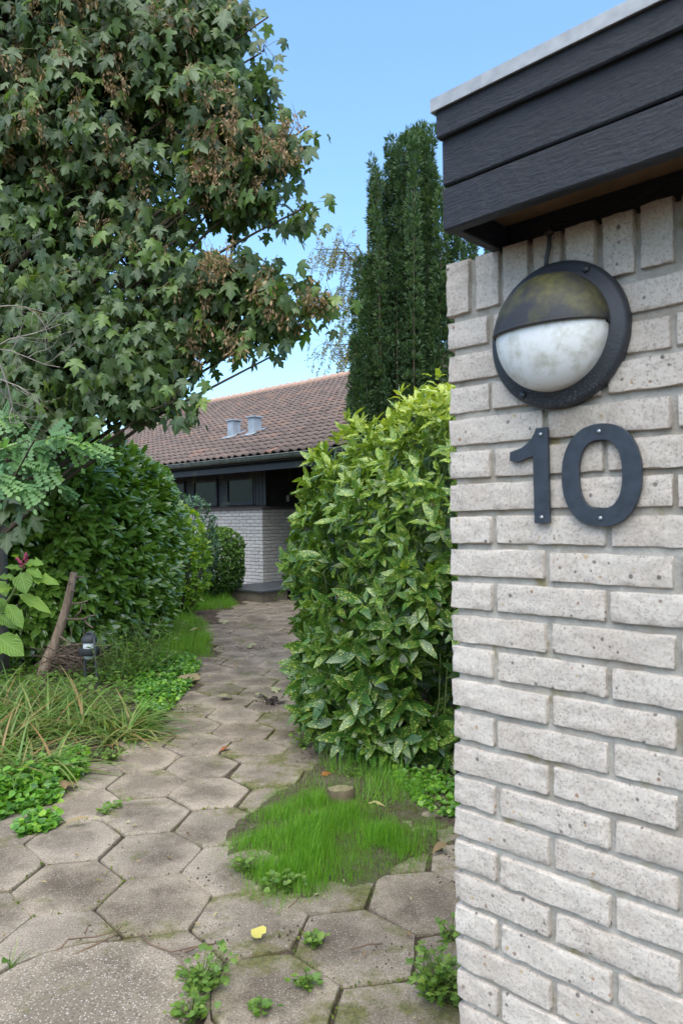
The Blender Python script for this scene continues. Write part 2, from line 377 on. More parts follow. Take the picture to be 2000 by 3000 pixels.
def T_pinnate(pairs=7):
    b = MB(); t, f, c = T_blade(0.62, 3, 0.05, 0.05, 0.5)
    b.tube([(0, 0, 0), (0, .5, .02), (0, 1, -.08)], [.008, .006, .004], 3)
    for i in range(pairs):
        y = .14 + .8 * i / pairs
        for s in (-1, 1):
            a = s * math.radians(78); R = np.array([[math.cos(a), -math.sin(a), 0], [math.sin(a), math.cos(a), 0], [0, 0, 1]])
            b.add((t * .30) @ R.T * np.array([-1, 1, 1]) + (0, y, .02 - .08 * y * y), f, c)
    b.add(t * .28 + (0, .98, -.08), f, c)
    out = MB(); V = np.concatenate(b.V); C = np.concatenate(b.C); return V, [F for F, m in b.F], C

def axes(d, nrm, scale):
    y = unit(d); x = unit(np.cross(y, nrm)); z = np.cross(x, y); s = np.asarray(scale, float).reshape(-1, 1)
    return np.stack([x * s, y * s, z * s], -1)          # columns
def instance(mb, T, P, A, var, mi=0):
    V, Fs, C = T; m = len(P); n = len(V)
    if m == 0: return
    W = np.einsum('mij,nj->mni', A, V) + P[:, None]
    CC = np.tile(C, (m, 1, 1)); CC[:, :, 2] = np.asarray(var).reshape(-1, 1)
    o = (np.arange(m) * n)[:, None, None]
    mb.add(W.reshape(-1, 3), [(F[None] + o).reshape(-1, F.shape[1]) for F in Fs], CC.reshape(-1, 3), mi)
def scatter(parent, name, part, Ts, P, D, Nr, S, var, mat, top=300, extra=None, facing=True):
    """many leaves: the `top` that show largest become objects of their own, the rest one mass"""
    P, D, Nr, S, var = map(np.asarray, (P, D, Nr, S, var)); A = axes(D, Nr, S); ti = RNG.integers(0, len(Ts), len(P))
    pick = np.zeros(len(P), bool)
    if top:
        c = P + unit(D) * S[:, None] * .5; q = pix(c); inside = (q[:, 0] > 5) & (q[:, 0] < 1995) & (q[:, 1] > 5) & (q[:, 1] < 2995) & (q[:, 2] > .3)
        if extra is not None: inside &= extra
        gx = np.floor(q[:, 0] / 34).astype(int) * 1000 + np.floor(q[:, 1] / 34).astype(int)      # the nearest leaf of each small patch is surely seen
        order = np.argsort(q[:, 2]); seen = {}
        score = np.zeros(len(P))
        cam_ = np.array([0, 0, CH]); vd = unit(cam_ - c); fac = np.abs((A[:, :, 2] / S[:, None] * vd).sum(1))
        for k in order:
            if inside[k] and gx[k] not in seen: seen[gx[k]] = k; score[k] = S[k] * S[k] * (0.25 + fac[k]) / q[k, 2] ** 2
        pick[np.argsort(-score)[:min(top, int((score > 0).sum()))]] = True
    mb = MB()
    for i, T in enumerate(Ts):
        s = (ti == i) & ~pick; instance(mb, T, P[s], A[s], var[s])
    cache = {}
    for k in np.nonzero(pick)[0]:
        b = int(np.clip(var[k] * 6, 0, 5)); key = (ti[k], b)
        if key not in cache:
            V, Fs, C = Ts[ti[k]]; C = C.copy(); C[:, 2] = (b + .5) / 6; cache[key] = MB().add(V, Fs, C).mesh(part, mat)
        m4 = np.eye(4); m4[:3, :3] = A[k]; m4[:3, 3] = P[k]
        link(part, cache[key], parent, mat=Matrix(m4.tolist()))
    return mb

def in_poly(x, y, poly):
    r = np.zeros(np.shape(x), bool); n = len(poly)
    for i in range(n):
        (x0, y0), (x1, y1) = poly[i], poly[(i + 1) % n]
        c = ((y0 > y) != (y1 > y)) & (x < (x1 - x0) * (y - y0) / ((y1 - y0) or 1e-9) + x0); r ^= c
    return r
def rand_in_poly(poly, n):
    p = np.array(poly); lo, hi = p.min(0), p.max(0); out = np.zeros((0, 2))
    while len(out) < n:
        q = lo + RNG.random((n * 2, 2)) * (hi - lo); out = np.concatenate([out, q[in_poly(q[:, 0], q[:, 1], poly)]])
    return out[:n]
#@@PART2
# ================================================================== ground
XLT = np.array([(0.0, -4.5), (3.25, -4.5), (3.38, -1.62), (3.57, -1.53), (4.21, -1.51), (4.65, -1.3), (5.3, -1.25), (6.28, -1.3), (7.35, -1.42), (8.36, -1.5), (9.7, -1.72), (10.7, -1.8), (11.5, -1.65), (13.0, -1.72), (14.0, -1.8)])
XRT = np.array([(0.0, 2.5), (3.9, 0.9), (4.0, -0.05), (4.1, -0.10), (4.75, -0.26), (6.0, -0.33), (8.0, -0.45), (10.0, -0.45), (12.0, -0.2), (14.0, 0.3)])
def xl(y): return np.interp(y, XLT[:, 0], XLT[:, 1])
def xr(y): return np.interp(y, XRT[:, 0], XRT[:, 1])
PATCH = [tuple(gp(*p)) for p in ((660, 2440), (780, 2345), (900, 2275), (960, 2200), (1400, 2240), (1400, 2490), (1200, 2515), (1110, 2590), (900, 2640), (760, 2600), (655, 2545))]
def in_path(x, y, m=0.0): return (x > xl(y) - m) & (x < xr(y) + m) & ~in_poly(x, y, PATCH)
def soil_h(x, y):
    P = np.stack([x, y, 0 * x], -1)
    r = noise3(P, 14.0) * .016 + noise3(P, 45.0) * .010 + noise3(P, 3.0) * .02
    s = np.clip((xl(y) - x) / .25, 0, 1) + np.clip((x - xr(y)) / .2, 0, 1) + in_poly(x, y, PATCH) * .55
    return -0.012 + r * (0.45 + .6 * np.clip(s, 0, 1)) + 0.03 * np.clip(s, 0, 1)
gb = MB(); R_ = 400.0
gb.add([(-R_, -R_, -.09), (R_, -R_, -.09), (R_, R_, -.09), (-R_, R_, -.09)], [[(0, 1, 2, 3)]])
xs = np.arange(-7, 4.01, .03); ys = np.arange(0.6, 16.01, .034); X, Y = np.meshgrid(xs, ys); Zs = soil_h(X, Y)
Zs[0] = Zs[-1] = -.088; Zs[:, 0] = Zs[:, -1] = -.088
i = np.arange(len(ys) - 1)[:, None] * len(xs) + np.arange(len(xs) - 1)[None]
gb.add(np.stack([X, Y, Zs], -1).reshape(-1, 3), [np.stack([i, i + 1, i + 1 + len(xs), i + len(xs)], -1).reshape(-1, 4)])
gb.obj('ground', M['soil'], kind='structure')

# ------------------------------------------------------------------ hexagonal slab path
path = link('path', None, kind='structure')
V1, V2 = np.array([-.3665, .136]), np.array([-.115, .4015]); O0 = np.array([-.702, 2.679])
nb = [V1, V2, V2 - V1, -V1, -V2, V1 - V2]; nb.sort(key=lambda v: math.atan2(v[1], v[0]))
HEX = np.array([(nb[k] + nb[(k + 1) % 6]) / 3 for k in range(6)])
RC0, RR = np.array([-.768, 2.072]), .331
def paver_mesh(seed, centre=None, moss=0.0, poly=None, thick=.06, mat='concrete', sub=4, joint=.982):
    r = np.random.default_rng(seed)
    if poly is None:
        h = HEX * joint * (1 + r.normal(0, .010, (6, 1))) + r.normal(0, .004, (6, 2))
        poly = np.concatenate([h[k] + (h[(k + 1) % 6] - h[k]) * np.arange(sub)[:, None] / sub for k in range(6)])
        for k in range(0, len(poly), sub):      # worn corners
            poly[k] *= .978 + r.random() * .018
        poly = poly * (1 + r.normal(0, .006, (len(poly), 1)))
    if centre is not None:
        d = poly + centre - RC0; L = np.linalg.norm(d, axis=1, keepdims=True); lim = RR + .042
        poly = np.where(L < lim, RC0 + d / L * lim - centre, poly)
    n = len(poly); c0 = poly.mean(0); V = [np.array([[*c0, 0.0]])]; C = [np.array([[0, 0, moss]])]
    for s, z, u in ((.55, 0.0, .55), (.90, 0.0, .90), (.982, -.0018, 1.0), (.996, -.008, 1.05), (1.0, -thick, 1.2)):
        V.append(np.c_[c0 + (poly - c0) * s, np.full(n, z) + (r.normal(0, .0006, n) if s < .99 else 0)]); C.append(np.tile([u, 0, moss], (n, 1)))
    j = np.arange(n); k = (j + 1) % n
    Fs = [np.stack([0 * j, 1 + j, 1 + k], 1)]
    Fs.append(np.concatenate([np.stack([1 + a * n + j, 1 + a * n + n + j, 1 + a * n + n + k, 1 + a * n + k], 1) for a in range(4)]))
    return MB().add(np.concatenate(V), Fs, np.concatenate(C)).mesh('paver', M[mat], False)
PV = {(k, m): paver_mesh(k, None, m) for k in range(7) for m in (0.0, .7)}
PAVERS = []
for a in range(-14, 30):
    for b in range(-18, 40):
        c = O0 + a * V1 + b * V2
        if not (1.2 < c[1] < 13.2 and -2.6 < c[0] < 1.6): continue
        if c[1] < 3.4 and c[0] < -1.9: continue
        if c[0] + .02 < xl(c[1]) or c[0] > xr(c[1]) + .16: continue
        if in_poly(0.0 + (c[0] - 0.0) * 1.5, 3.42 + (c[1] - 3.42) * 1.5, PATCH) or (c[0] > .0 and c[1] > 3.35): continue
        if (c[0] - .2243) * .695 + (c[1] - 1.5164) * .719 > -.10 and c[0] > -.1 and (c[0] - .2243) * .719 - (c[1] - 1.5164) * .695 > -.2: continue
        dr = np.linalg.norm(c - RC0)
        if dr < RR - .12: continue
        moss = .7 if (abs(c[0] + .1) < .55 and 2.1 < c[1] < 5.2 and random.random() < .75) or random.random() < .1 else 0.0
        me = PV[random.randrange(7), moss] if dr > RR + .30 else paver_mesh(1000 + len(PAVERS), c, moss)
        o = link('paver', me, path); PAVERS.append(c)
        o.location = (c[0] + random.gauss(0, .004), c[1] + random.gauss(0, .004), random.uniform(.001, .006))
        o.rotation_euler = (random.gauss(0, .004), random.gauss(0, .004), random.gauss(0, .018) if dr > RR + .30 else 0)
aa = np.arange(72) / 72 * 2 * math.pi
rp = np.stack([np.cos(aa), np.sin(aa)], 1) * RR * (1 + RNG.normal(0, .006, (72, 1)))
rs = link('stepping_stone', paver_mesh(5, None, 0.0, rp, .05, 'concrete_round'), None, loc=(RC0[0], RC0[1], .026),
          label='large round exposed-aggregate stepping stone set among the hexagonal slabs', category='stepping stone')

# ================================================================== the two brick buildings share this heading
TH = .80241
UU, DR = np.array([math.sin(TH), -math.cos(TH)]), np.array([math.cos(TH), math.sin(TH)])
BRZ = math.atan2(UU[1], UU[0])
def lw(origin, x, y, z=0.0):
    q = np.array(origin[:2]) + UU * x + DR * y; return np.array([q[0], q[1], z])
def rough_brick(L, D, H, seed, nx, nz, amp=.0032, jit=.0013, mat=None):
    r = np.random.default_rng(seed); sx, sz = seed * 3.7, seed * 1.9
    x = np.linspace(0, L, nx + 1); z = np.linspace(0, H, nz + 1); X, Z = np.meshgrid(x, z)
    Pn = np.stack([X + sx, 0 * X, Z + sz], -1)
    e = np.minimum(np.minimum(X, L - X), np.minimum(Z, H - Z))
    Yd = noise3(Pn, 28) * amp * .6 + noise3(Pn, 75) * amp * 1.2 + np.where(e < 1e-6, .0012 + noise3(Pn, 60) * .0035, 0)
    ins = .0014
    Xi = np.clip(X, ins, L - ins) + np.where(e < 1e-6, noise3(Pn, 40) * jit * 2, 0); Zi = np.clip(Z, ins, H - ins) + np.where(e < 1e-6, noise3(Pn + 9, 40) * jit * 2, 0)
    V = np.stack([Xi, Yd, Zi], -1).reshape(-1, 3); w = nx + 1
    i = np.arange(nz)[:, None] * w + np.arange(nx)[None]; F = np.stack([i, i + 1, i + 1 + w, i + w], -1).reshape(-1, 4)
    ring = [k for k in range(w)] + [k * w + nx for k in range(1, nz + 1)] + [nz * w + k for k in range(nx - 1, -1, -1)] + [k * w for k in range(nz - 1, 0, -1)]
    b = V[ring]; full = np.stack([X, 0 * X, Z], -1).reshape(-1, 3)[ring]
    pn = full + (sx, 0, sz)
    full = full + np.stack([noise3(pn + 5, 40) * jit * 2.2, 0 * pn[:, 0], noise3(pn + 2, 40) * jit * 2.2], 1)
    r1 = full.copy(); r1[:, 1] = .006; r2 = full.copy(); r2[:, 1] = D
    n = len(ring); o = len(V) + n; j = np.arange(n); k = (j + 1) % n; rg = len(V) + j
    S = [np.stack([rg[k], rg[j], o + j, o + k], 1), np.stack([o + k, o + j, o + n + j, o + n + k], 1)]
    return MB().add(np.concatenate([V, b, r1, r2]), [F, np.concatenate(S)]).mesh('brick', mat or M['brick'])

# ------------------------------------------------------------------ outbuilding with the house number
GO = np.array([0.22433, 1.51643])
garage = thing('brick_outbuilding', 'pale brick outbuilding corner with black plank fascia under a grey metal edge', 'outbuilding', (GO[0], GO[1], 0), BRZ)
HC, JW, PER, TB = .0667, .0120, .2324, .0958
WT = 1.4094 + 6 * HC
gc = MB().box((.012, .0095, -.1), (2.5, .20, WT + .104)).box((.012, .20, -.1), (.20, 2.4, WT + .104))
gc.obj('wall', M['mortar'], garage, smooth=False)
SB = [rough_brick(PER - JW, .1, HC - .0128, k, 24, 7) for k in range(9)]
AB = [rough_brick(TB + PER / 2, .1, HC - .0128, 20 + k, 22, 7) for k in range(5)]
BB = [rough_brick(TB, .1, HC - .0128, 30 + k, 11, 7) for k in range(5)]
SO = [rough_brick(HC - JW, .1, .109, 40 + k, 7, 12) for k in range(8)]
def place_brick(me, x, z): 
    o = link('brick', me, garage); o.location = (x + random.gauss(0, .0012), random.gauss(0, .0013), z + random.gauss(0, .0009)); o.rotation_euler = (random.gauss(0, .008), random.gauss(0, .004), random.gauss(0, .004))
far = MB()
for k in range(-21, 6):
    z = 1.4094 + k * HC; A = k % 2 == 0
    place_brick(random.choice(AB if A else BB), 0, z)
    x = TB + JW + (PER / 2 if A else 0)
    while x < 2.4:
        if x < 1.0: place_brick(random.choice(SB), x, z)
        else: far.box((x, 0, z), (x + PER - JW, .1, z + HC - .0128), bev=.004)
        x += PER
    y = .112 if A else .108
    while y < 2.2: far.box((0, y, z), (.1, y + PER - JW, z + HC - .0128), bev=.004); y += PER
x = 0.0
while x < 2.4:
    if x < .9: place_brick(random.choice(SO), x, WT + .004)
    else: far.box((x, 0, WT), (x + HC - JW, .1, WT + .109), bev=.004)
    x += HC
far.obj('bricks', M['brick'], garage, False, kind='stuff')
FX0, FO, ZB, ZT = .108, .158, 1.9185, 2.137         # left end of the roof edge, how far it stands out, its bottom and top
roofg = MB().box((FX0 + .03, -FO + .03, 2.10), (2.5, 2.4, 2.128)).obj('roof', M['zinc'], garage, False)
def board(z0, z1, y, t, x0=FX0, label=None):
    n = 40; b = MB(); xs_ = np.linspace(x0, 2.5, n); r = np.array([[xx, 0, z0 * 9] for xx in xs_])
    jz = noise3(r, 16) * .0022; jt = noise3(r + 4, 16) * .0022
    V = []
    for q in range(n):
        e = .003
        V += [(xs_[q], y + e, z0 + jz[q]), (xs_[q], y, z0 + e + jz[q]), (xs_[q], y, z1 - e + jt[q]), (xs_[q], y + e, z1 + jt[q]), (xs_[q], y + t, z1 + jt[q]), (xs_[q], y + t, z0 + jz[q])]
    i = np.arange(n - 1)[:, None] * 6; j = np.arange(6)[None]; k = (j + 1) % 6
    b.add(V, [np.stack([i + j, i + 6 + j, i + 6 + k, i + k], -1).reshape(-1, 4), [(5, 4, 3, 2, 1, 0)], [tuple((n - 1) * 6 + q for q in range(6))]])
    b.obj('fascia_board', M['blackwood'], roofg, False)
hz = (ZB, 1.9985, 2.0835, ZT)
board(hz[0], hz[1] - .003, -FO, .022); board(hz[1] + .001, hz[2] + .006, -FO, .022); board(hz[2], hz[3], -FO - .012, .014, FX0 - .004)
for z0, z1, dx in ((hz[0], hz[1] - .003, 0), (hz[1] + .001, hz[2] + .006, 0), (hz[2], hz[3], .010)):
    MB().box((FX0 - .0005 - dx, -FO + .0235, z0 + .001), (FX0 + .022 - dx, 2.4, z1), bev=.002).obj('end_board', M['blackwood'], roofg, False)
MB().box((FX0 + .0225, -FO + .023, ZB + .050), (2.5, .017, ZB + .060)).obj('soffit', M['ply'], roofg, False)
MB().box((FX0 + .024, .018, WT + .1045), (2.5, .045, 2.095)).obj('frieze_board', M['blackwood'], roofg, False)
for x0, x1 in ((FX0 - .010, FX0 + .092), (FX0 + .0925, FX0 + .80), (FX0 + .8005, 2.5)):
    b = MB().box((x0, -FO - .0165, ZT - .004), (x1, -FO - .0125, ZT + .0205)).box((x0, -FO - .0125, ZT + .016), (x1, -FO + .06, ZT + .0205)).box((x0, -FO - .0195, ZT - .005), (x1, -FO - .017, ZT + .001))
    b.obj('flashing', M['zinc'], roofg, False)
MB().box((FX0 - .0142, -FO - .0165, ZT - .004), (FX0 - .0102, 2.4, ZT + .020)).obj('flashing', M['zinc'], roofg, False)

# ------------------------------------------------------------------ bulkhead wall lamp
lamp = thing('wall_lamp', 'round black bulkhead lamp with algae-stained hood and white glass on brick wall', 'wall lamp', tuple(lw(GO, .2505, 0, 1.727)), BRZ)
fl = MB(); nseg = 64; a = np.arange(nseg) / nseg * 2 * math.pi
prof = [(.133, .004), (.134, -.012), (.132, -.018), (.126, -.0215), (.113, -.024), (.109, -.027), (.100, -.026)]
V = np.concatenate([np.stack([r * np.cos(a), np.full(nseg, y), r * np.sin(a)], 1) for r, y in prof]); j = np.arange(nseg); k = (j + 1) % nseg
fl.add(V, [np.concatenate([np.stack([q * nseg + j, q * nseg + k, (q + 1) * nseg + k, (q + 1) * nseg + j], 1) for q in range(len(prof) - 1)])])
n = NT('speckled_black_metal'); f_ = n.noise(260.0, n.coord('Object'), 4.0); g_ = n.sep(n.coord('Object'))
c_ = n.mix(n.ramp(n.math('ADD', f_, n.math('MULTIPLY', g_[2], -.9)), [(0.66, 0.0), (0.74, 0.5)]), (0.026, 0.028, 0.034), (0.15, 0.15, 0.145))
M['rim'] = n.set(c_, 0.5, n.bump(f_, .3, .003), .45)
fl.obj('rim', M['rim'], lamp)
def dome(sign, R, depth, z0, y0, N=26):
    V = []; 
    for q in range(N + 1):
        z = z0 + (R * sign - z0) * math.sin(q / N * math.pi / 2)
        for p in range(N + 1):
            x = math.sin((p / N - .5) * math.pi) * math.sqrt(max(0, R * R - z * z))
            V.append((x, y0 - depth * math.sqrt(max(0, 1 - (x * x + z * z) / (R * R))), z))
    i = np.arange(N)[:, None] * (N + 1) + np.arange(N)[None]; F = np.stack([i, i + 1, i + N + 2, i + N + 1], -1).reshape(-1, 4)
    return MB().add(V, [F if sign > 0 else F[:, ::-1]])
def neck(b, R, a0, a1, y0=-.020, y1=-.0384):
    q = np.linspace(a0, a1, 33); V = np.concatenate([np.stack([R * np.cos(q), np.full(33, y), R * np.sin(q)], 1) for y in (y0, y1)]); i = np.arange(32)
    b.add(V, [np.stack([i, i + 33, i + 34, i + 1], 1)])
n = NT('algae_stained_hood'); o_ = n.coord('Object'); z_ = n.sep(o_)
al = n.math('ADD', n.noise(16.0, o_, 5.0, .65), n.math('MULTIPLY', n.math('SUBTRACT', z_[2], .05), 2.2))
al = n.math('SUBTRACT', al, n.math('MULTIPLY', n.math('GREATER_THAN', z_[2], .098), .15))
c_ = n.mix(n.ramp(al, [(0.42, 0.0), (0.66, 0.85)]), (0.032, 0.030, 0.032), n.ramp(n.noise(70.0, o_, 4.0), [(0.3, (0.065, 0.06, 0.018)), (0.7, (0.145, 0.125, 0.036))]))
M['hood'] = n.set(c_, .55, n.bump(n.noise(90.0, o_, 4.0), .3, .003), .4)
hd = dome(1, .108, .064, .006, -.038); hd.tube([(x, -.0385 - .064 * math.sqrt(max(0, 1 - (x * x + 3.6e-5) / .011664)), .0055) for x in np.linspace(-.1075, .1075, 41)], .0035, 6)
neck(hd, .108, 0.0, math.pi); hd.obj('hood', M['hood'], lamp)
n = NT('opal_glass'); o_ = n.coord('Object'); z_ = n.sep(o_)
dn = n.noise(26.0, o_, 6.0, .7); dn2 = n.noise(60.0, o_, 5.0, .7)
c_ = n.mix(n.ramp(dn, [(0.47, 0.0), (0.66, 0.85)]), (0.70, 0.69, 0.67), n.mix(dn2, (0.30, 0.28, 0.2), (0.6, 0.58, 0.5)))
c_ = n.mix(n.ramp(n.math('ADD', z_[2], n.math('MULTIPLY', dn, .02)), [(-.09 + .5 - .5, 0.0), (0.0, 0.0)]), c_, c_)
M['opal'] = n.set(c_, .38, None, .5)
gls = dome(-1, .1045, .059, .005, -.0385); neck(gls, .1045, math.pi, 2 * math.pi); gls.obj('glass', M['opal'], lamp)
for q in (math.radians(58), math.radians(238)):
    b = MB(); cx, cz = .121 * math.cos(q), .121 * math.sin(q)
    b.tube([(cx, -.020, cz), (cx, -.0255, cz), (cx, -.0275, cz)], [.0062, .0062, .004], 12); b.obj('screw', M['lampblack'], lamp)
cab = MB().tube([(-.020, -.012, .120), (-.018, -.011, .145), (-.013, -.010, .170), (-.011, -.010, .205)], .0042, 8); cab.obj('cable', M['lampblack'], lamp)
MB().box((-.020, -.0165, .188), (-.005, -.004, .194), bev=.001).obj('cable_clip', plain_mat('clip_plastic', (0.12, 0.10, 0.10)), lamp)

# ------------------------------------------------------------------ house number
def digit(label, outer, inner, screws):
    z0 = min(p[1] for p in outer); x0 = sum(p[0] for p in outer) / len(outer)
    t = thing('house_number', label, 'house number', tuple(lw(GO, x0, -.0095, z0)), BRZ, 'two digits of the house number')
    out = np.array(outer) - (x0, z0); b = MB(); y0, y1 = -.0035, .0035
    if inner is None:
        n_ = len(out); V = [(x, y0, z) for x, z in out] + [(x, y1, z) for x, z in out]
        me_b = MB(); j = np.arange(n_); k = (j + 1) % n_
        b.add(V, [[tuple(range(n_))], np.stack([j, n_ + j, n_ + k, k], 1)])
    else:
        inn = np.array(inner) - (x0, z0); n_ = len(out); V = []
        for y in (y0, y1): V += [(x, y, z) for x, z in out] + [(x, y, z) for x, z in inn]
        j = np.arange(n_); k = (j + 1) % n_
        b.add(V, [np.concatenate([np.stack([j, k, n_ + k, n_ + j], 1), np.stack([j, 2 * n_ + j, 2 * n_ + k, k], 1), np.stack([n_ + k, 3 * n_ + k, 3 * n_ + j, n_ + j], 1)])])
    o = b.obj('numeral', M['numberblack'], t, False)
    md = o.modifiers.new('bevel', 'BEVEL'); md.width = .0008; md.segments = 2; md.limit_method = 'ANGLE'
    for (sx, sz) in screws:
        MB().tube([(sx - x0, -.0035, sz - z0), (sx - x0, -.0055, sz - z0), (sx - x0, -.0062, sz - z0)], [.0035, .0033, .0018], 10).obj('screw', M['screw'], t)
digit('narrow dark metal figure one screwed to the brick wall under the lamp', [(.2005, 1.3838), (.2314, 1.3838), (.2300, 1.5615), (.2065, 1.5615), (.2030, 1.553), (.1965, 1.5425), (.187, 1.534), (.174, 1.5265), (.1504, 1.5205), (.1500, 1.5035), (.163, 1.5005), (.173, 1.5015), (.186, 1.5065), (.1995, 1.509)], None, [(.2165, 1.549), (.2165, 1.395)])
def sup(cx, cz, rx, rz, p, n=72):
    q = np.arange(n) / n * 2 * math.pi + .02; c, s = np.cos(q), np.sin(q)
    return np.stack([cx + rx * np.sign(c) * np.abs(c) ** (2 / p), cz + rz * np.sign(s) * np.abs(s) ** (2 / p)], 1)
digit('wide oval dark metal zero screwed to the brick wall under the lamp', sup(.329, 1.4677, .0724, .0905, 2.25), sup(.3288, 1.4692, .0390, .0602, 2.5), [(.329, 1.5445), (.329, 1.3925)])

# ------------------------------------------------------------------ the house at the end of the path
HO = np.array([-1.48825, 13.75545])
house = thing('brick_house', 'low pale brick house with brown pantile roof and dark wooden window band', 'house', (HO[0], HO[1], 0), BRZ)
hw = MB().box((-12.3, .012, -.1), (-.012, .25, 1.52)).box((-.25, .25, -.1), (-.012, 1.3, 1.52)); hw.obj('wall', M['mortar'], house, False)
MB().box((-12.3, -.03, -.1), (-.25, .011, .10)).obj('plinth', plain_mat('plinth_concrete', (0.20, 0.16, 0.14), .9, .2, .25, 8), house, False)
HBM = {}
def hbrick(L, ax):
    key = (round(L, 3), ax)
    if key not in HBM:
        b = MB(); 
        if ax == 'x': b.box((0, 0, 0), (L, .1, HC - .0125), bev=.005)
        else: b.box((-.1, 0, 0), (0, L, HC - .0125), bev=.005)
        HBM[key] = b.mesh('brick', M['brick_far'], False)
    return HBM[key]
hfar = MB()
for r in range(0, 23):
    z = 1.5118 - r * HC; odd = r % 2
    x = -.1225 + JW if not odd else -.1225 - PER / 2 + JW
    def put(me, loc):
        o = link('brick', me, house); o.location = (loc[0], loc[1], loc[2]); o.location.x += random.gauss(0, .001); o.location.y += random.gauss(0, .0012)
    zb = z
    put(hbrick(-x, 'x'), (x, 0, zb)); x -= JW; cnt = 0
    while x > -12.0:
        L = PER - JW
        if cnt < 8: put(hbrick(L, 'x'), (x - L, 0, zb))
        else: hfar.box((x - L, 0, zb), (x, .1, zb + HC - .0125), bev=.004)
        x -= PER; cnt += 1
    y = .217 - JW if not odd else .101 - JW
    put(hbrick(y - .1 if y > .12 else y + .006, 'y'), (0, .1 if y > .12 else -.004 + .0, zb)) if y > .12 else None
    y = y + JW if y > .12 else .101
    while y < 1.1: put(hbrick(PER - JW, 'y'), (0, y, zb)); y += PER
hfar.obj('bricks', M['brick_far'], house, False, kind='stuff')
# sloping tile sill
n = NT('dark_brown_sill_tile'); o_ = n.sep(n.coord('Object')); jt = n.math('LESS_THAN', n.math('FRACT', n.math('MULTIPLY', o_[0], 9.0)), .06)
M['sill'] = n.set(n.mix(n.math('MULTIPLY', jt, .5), n.mix(n.noise(5.0, n.coord('Object'), 4.0), (0.06, 0.045, 0.04), (0.14, 0.105, 0.09)), (0.16, 0.13, 0.11)), .75, None, .3)
sb_ = MB()
sb_.add([(-12.3, -.045, 1.566), (.045, -.045, 1.566), (.045, -.045, 1.590), (-12.3, -.045, 1.590), (-.06, .12, 1.640), (-12.3, .12, 1.640), (.045, 1.25, 1.566), (.045, 1.25, 1.590), (-.06, 1.25, 1.640), (-12.3, .12, 1.566)],
        [[(0, 1, 2, 3), (3, 2, 4, 5), (1, 6, 7, 2), (2, 7, 8, 4)]]); sb_.obj('sill', M['sill'], house, False)
MB().box((-12.3, .121, 1.56), (-.06, .22, 2.60)).box((-.16, .221, 1.56), (-.06, 1.3, 2.60)).obj('upper_wall', M['blackwood_house'], house, False)
n = NT('window_glass'); M['glass'] = n.set((0.022, 0.028, 0.024), .15, None, .18)
curt = plain_mat('dim_curtain', (0.16, 0.17, 0.15), .9, .1, .2, 3.0)
def window(x0, x1, z0, z1):
    f = MB(); w = .05
    f.box((x0 - w, .085, z0 - w), (x1 + w, .119, z0)).box((x0 - w, .085, z1), (x1 + w, .119, z1 + w)).box((x0 - w, .085, z0 + .0005), (x0, .119, z1 - .0005)).box((x1, .085, z0 + .0005), (x1 + w, .119, z1 - .0005))
    f.box((x0 - w - .02, .060, z0 - w - .022), (x1 + w + .02, .119, z0 - w - .001))
    o = f.obj('window', M['blackwood_house'], house, False)
    MB().box((x0, .108, z0), (x1, .112, z1)).obj('pane', M['glass'], o, False)
    MB().box((x0, .114, z0), (x1, .118, z1)).obj('curtain', curt, o, False)
for x0 in (-1.168, -2.324, -3.48, -4.64): window(x0, x0 + .746, 1.735, 2.16)
for x0 in (-.40, -.30, -.20, -.10): MB().box((x0 + .002, .098, 1.645), (x0 + .092, .12, 2.5), bev=.004).obj('cladding_board', M['blackwood_house'], house, False)
MB().box((-.0595, .66, 1.72), (-.045, .73, 1.84), bev=.003).obj('doorbell', plain_mat('bell_plate', (0.42, 0.42, 0.42), .4), house, False)
MB().box((-.06, 1.301, -.1), (5.6, 1.5, 2.6)).obj('porch_wall', M['blackwood_house'], house, False)
dr_ = MB().box((.45, 1.27, .18), (1.4, 1.3005, 2.2), bev=.005).obj('door', M['blackwood_house'], house, False)
MB().tube([(.55, 1.26, 1.1), (.55, 1.22, 1.1), (.68, 1.22, 1.1)], .01, 8).obj('handle', M['screw'], dr_)
MB().box((-.0, 1.501, -.1), (5.6, 2.2, 2.6)).obj('inner_wall', M['blackwood_house'], house, False)
# eaves
MB().box((-12.6, -.60, 2.236), (5.6, -.56, 2.341), bev=.004).obj('eaves_beam', M['blackwood_house'], house, False)
MB().box((-12.6, -.56, 2.345), (5.6, 1.3, 2.37)).obj('soffit', M['blackwood_house'], house, False)
n = NT('weathered_gutter'); g_ = n.noise(9.0, n.coord('Object'), 5.0, .7); pj = n.sep(n.coord('Object'))
M['gutter'] = n.set(n.mix(n.ramp(g_, [(.35, 0.0), (.7, 1.0)]), (0.10, 0.115, 0.10), (0.21, 0.22, 0.20)), .55, None, .4, .3)
gt = MB(); xs_ = np.arange(-12.6, 5.61, .4); q = np.linspace(math.pi, 2 * math.pi, 11)
for rr, fl_ in ((.062, False), (.056, True)):
    V = np.concatenate([np.stack([np.full(11, x), -.70 + rr * np.cos(q), 2.475 + rr * 1.15 * np.sin(q)], 1) for x in xs_]); i = np.arange(len(xs_) - 1)[:, None] * 11 + np.arange(10)[None]
    gt.add(V, [np.stack([i, i + 1, i + 12, i + 11], -1).reshape(-1, 4)])
gt.tube([(x, -.765, 2.478) for x in (-12.6, 5.6)], .010, 8)
gt.obj('gutter', M['gutter'], house)
for x in np.arange(-12.0, 5.5, .9):
    b = MB().tube([(x, -.70 + .066 * math.cos(t), 2.475 + .075 * math.sin(t)) for t in np.linspace(math.pi, 2 * math.pi, 9)], .006, 4); b.obj('gutter_bracket', M['gutter'], house)
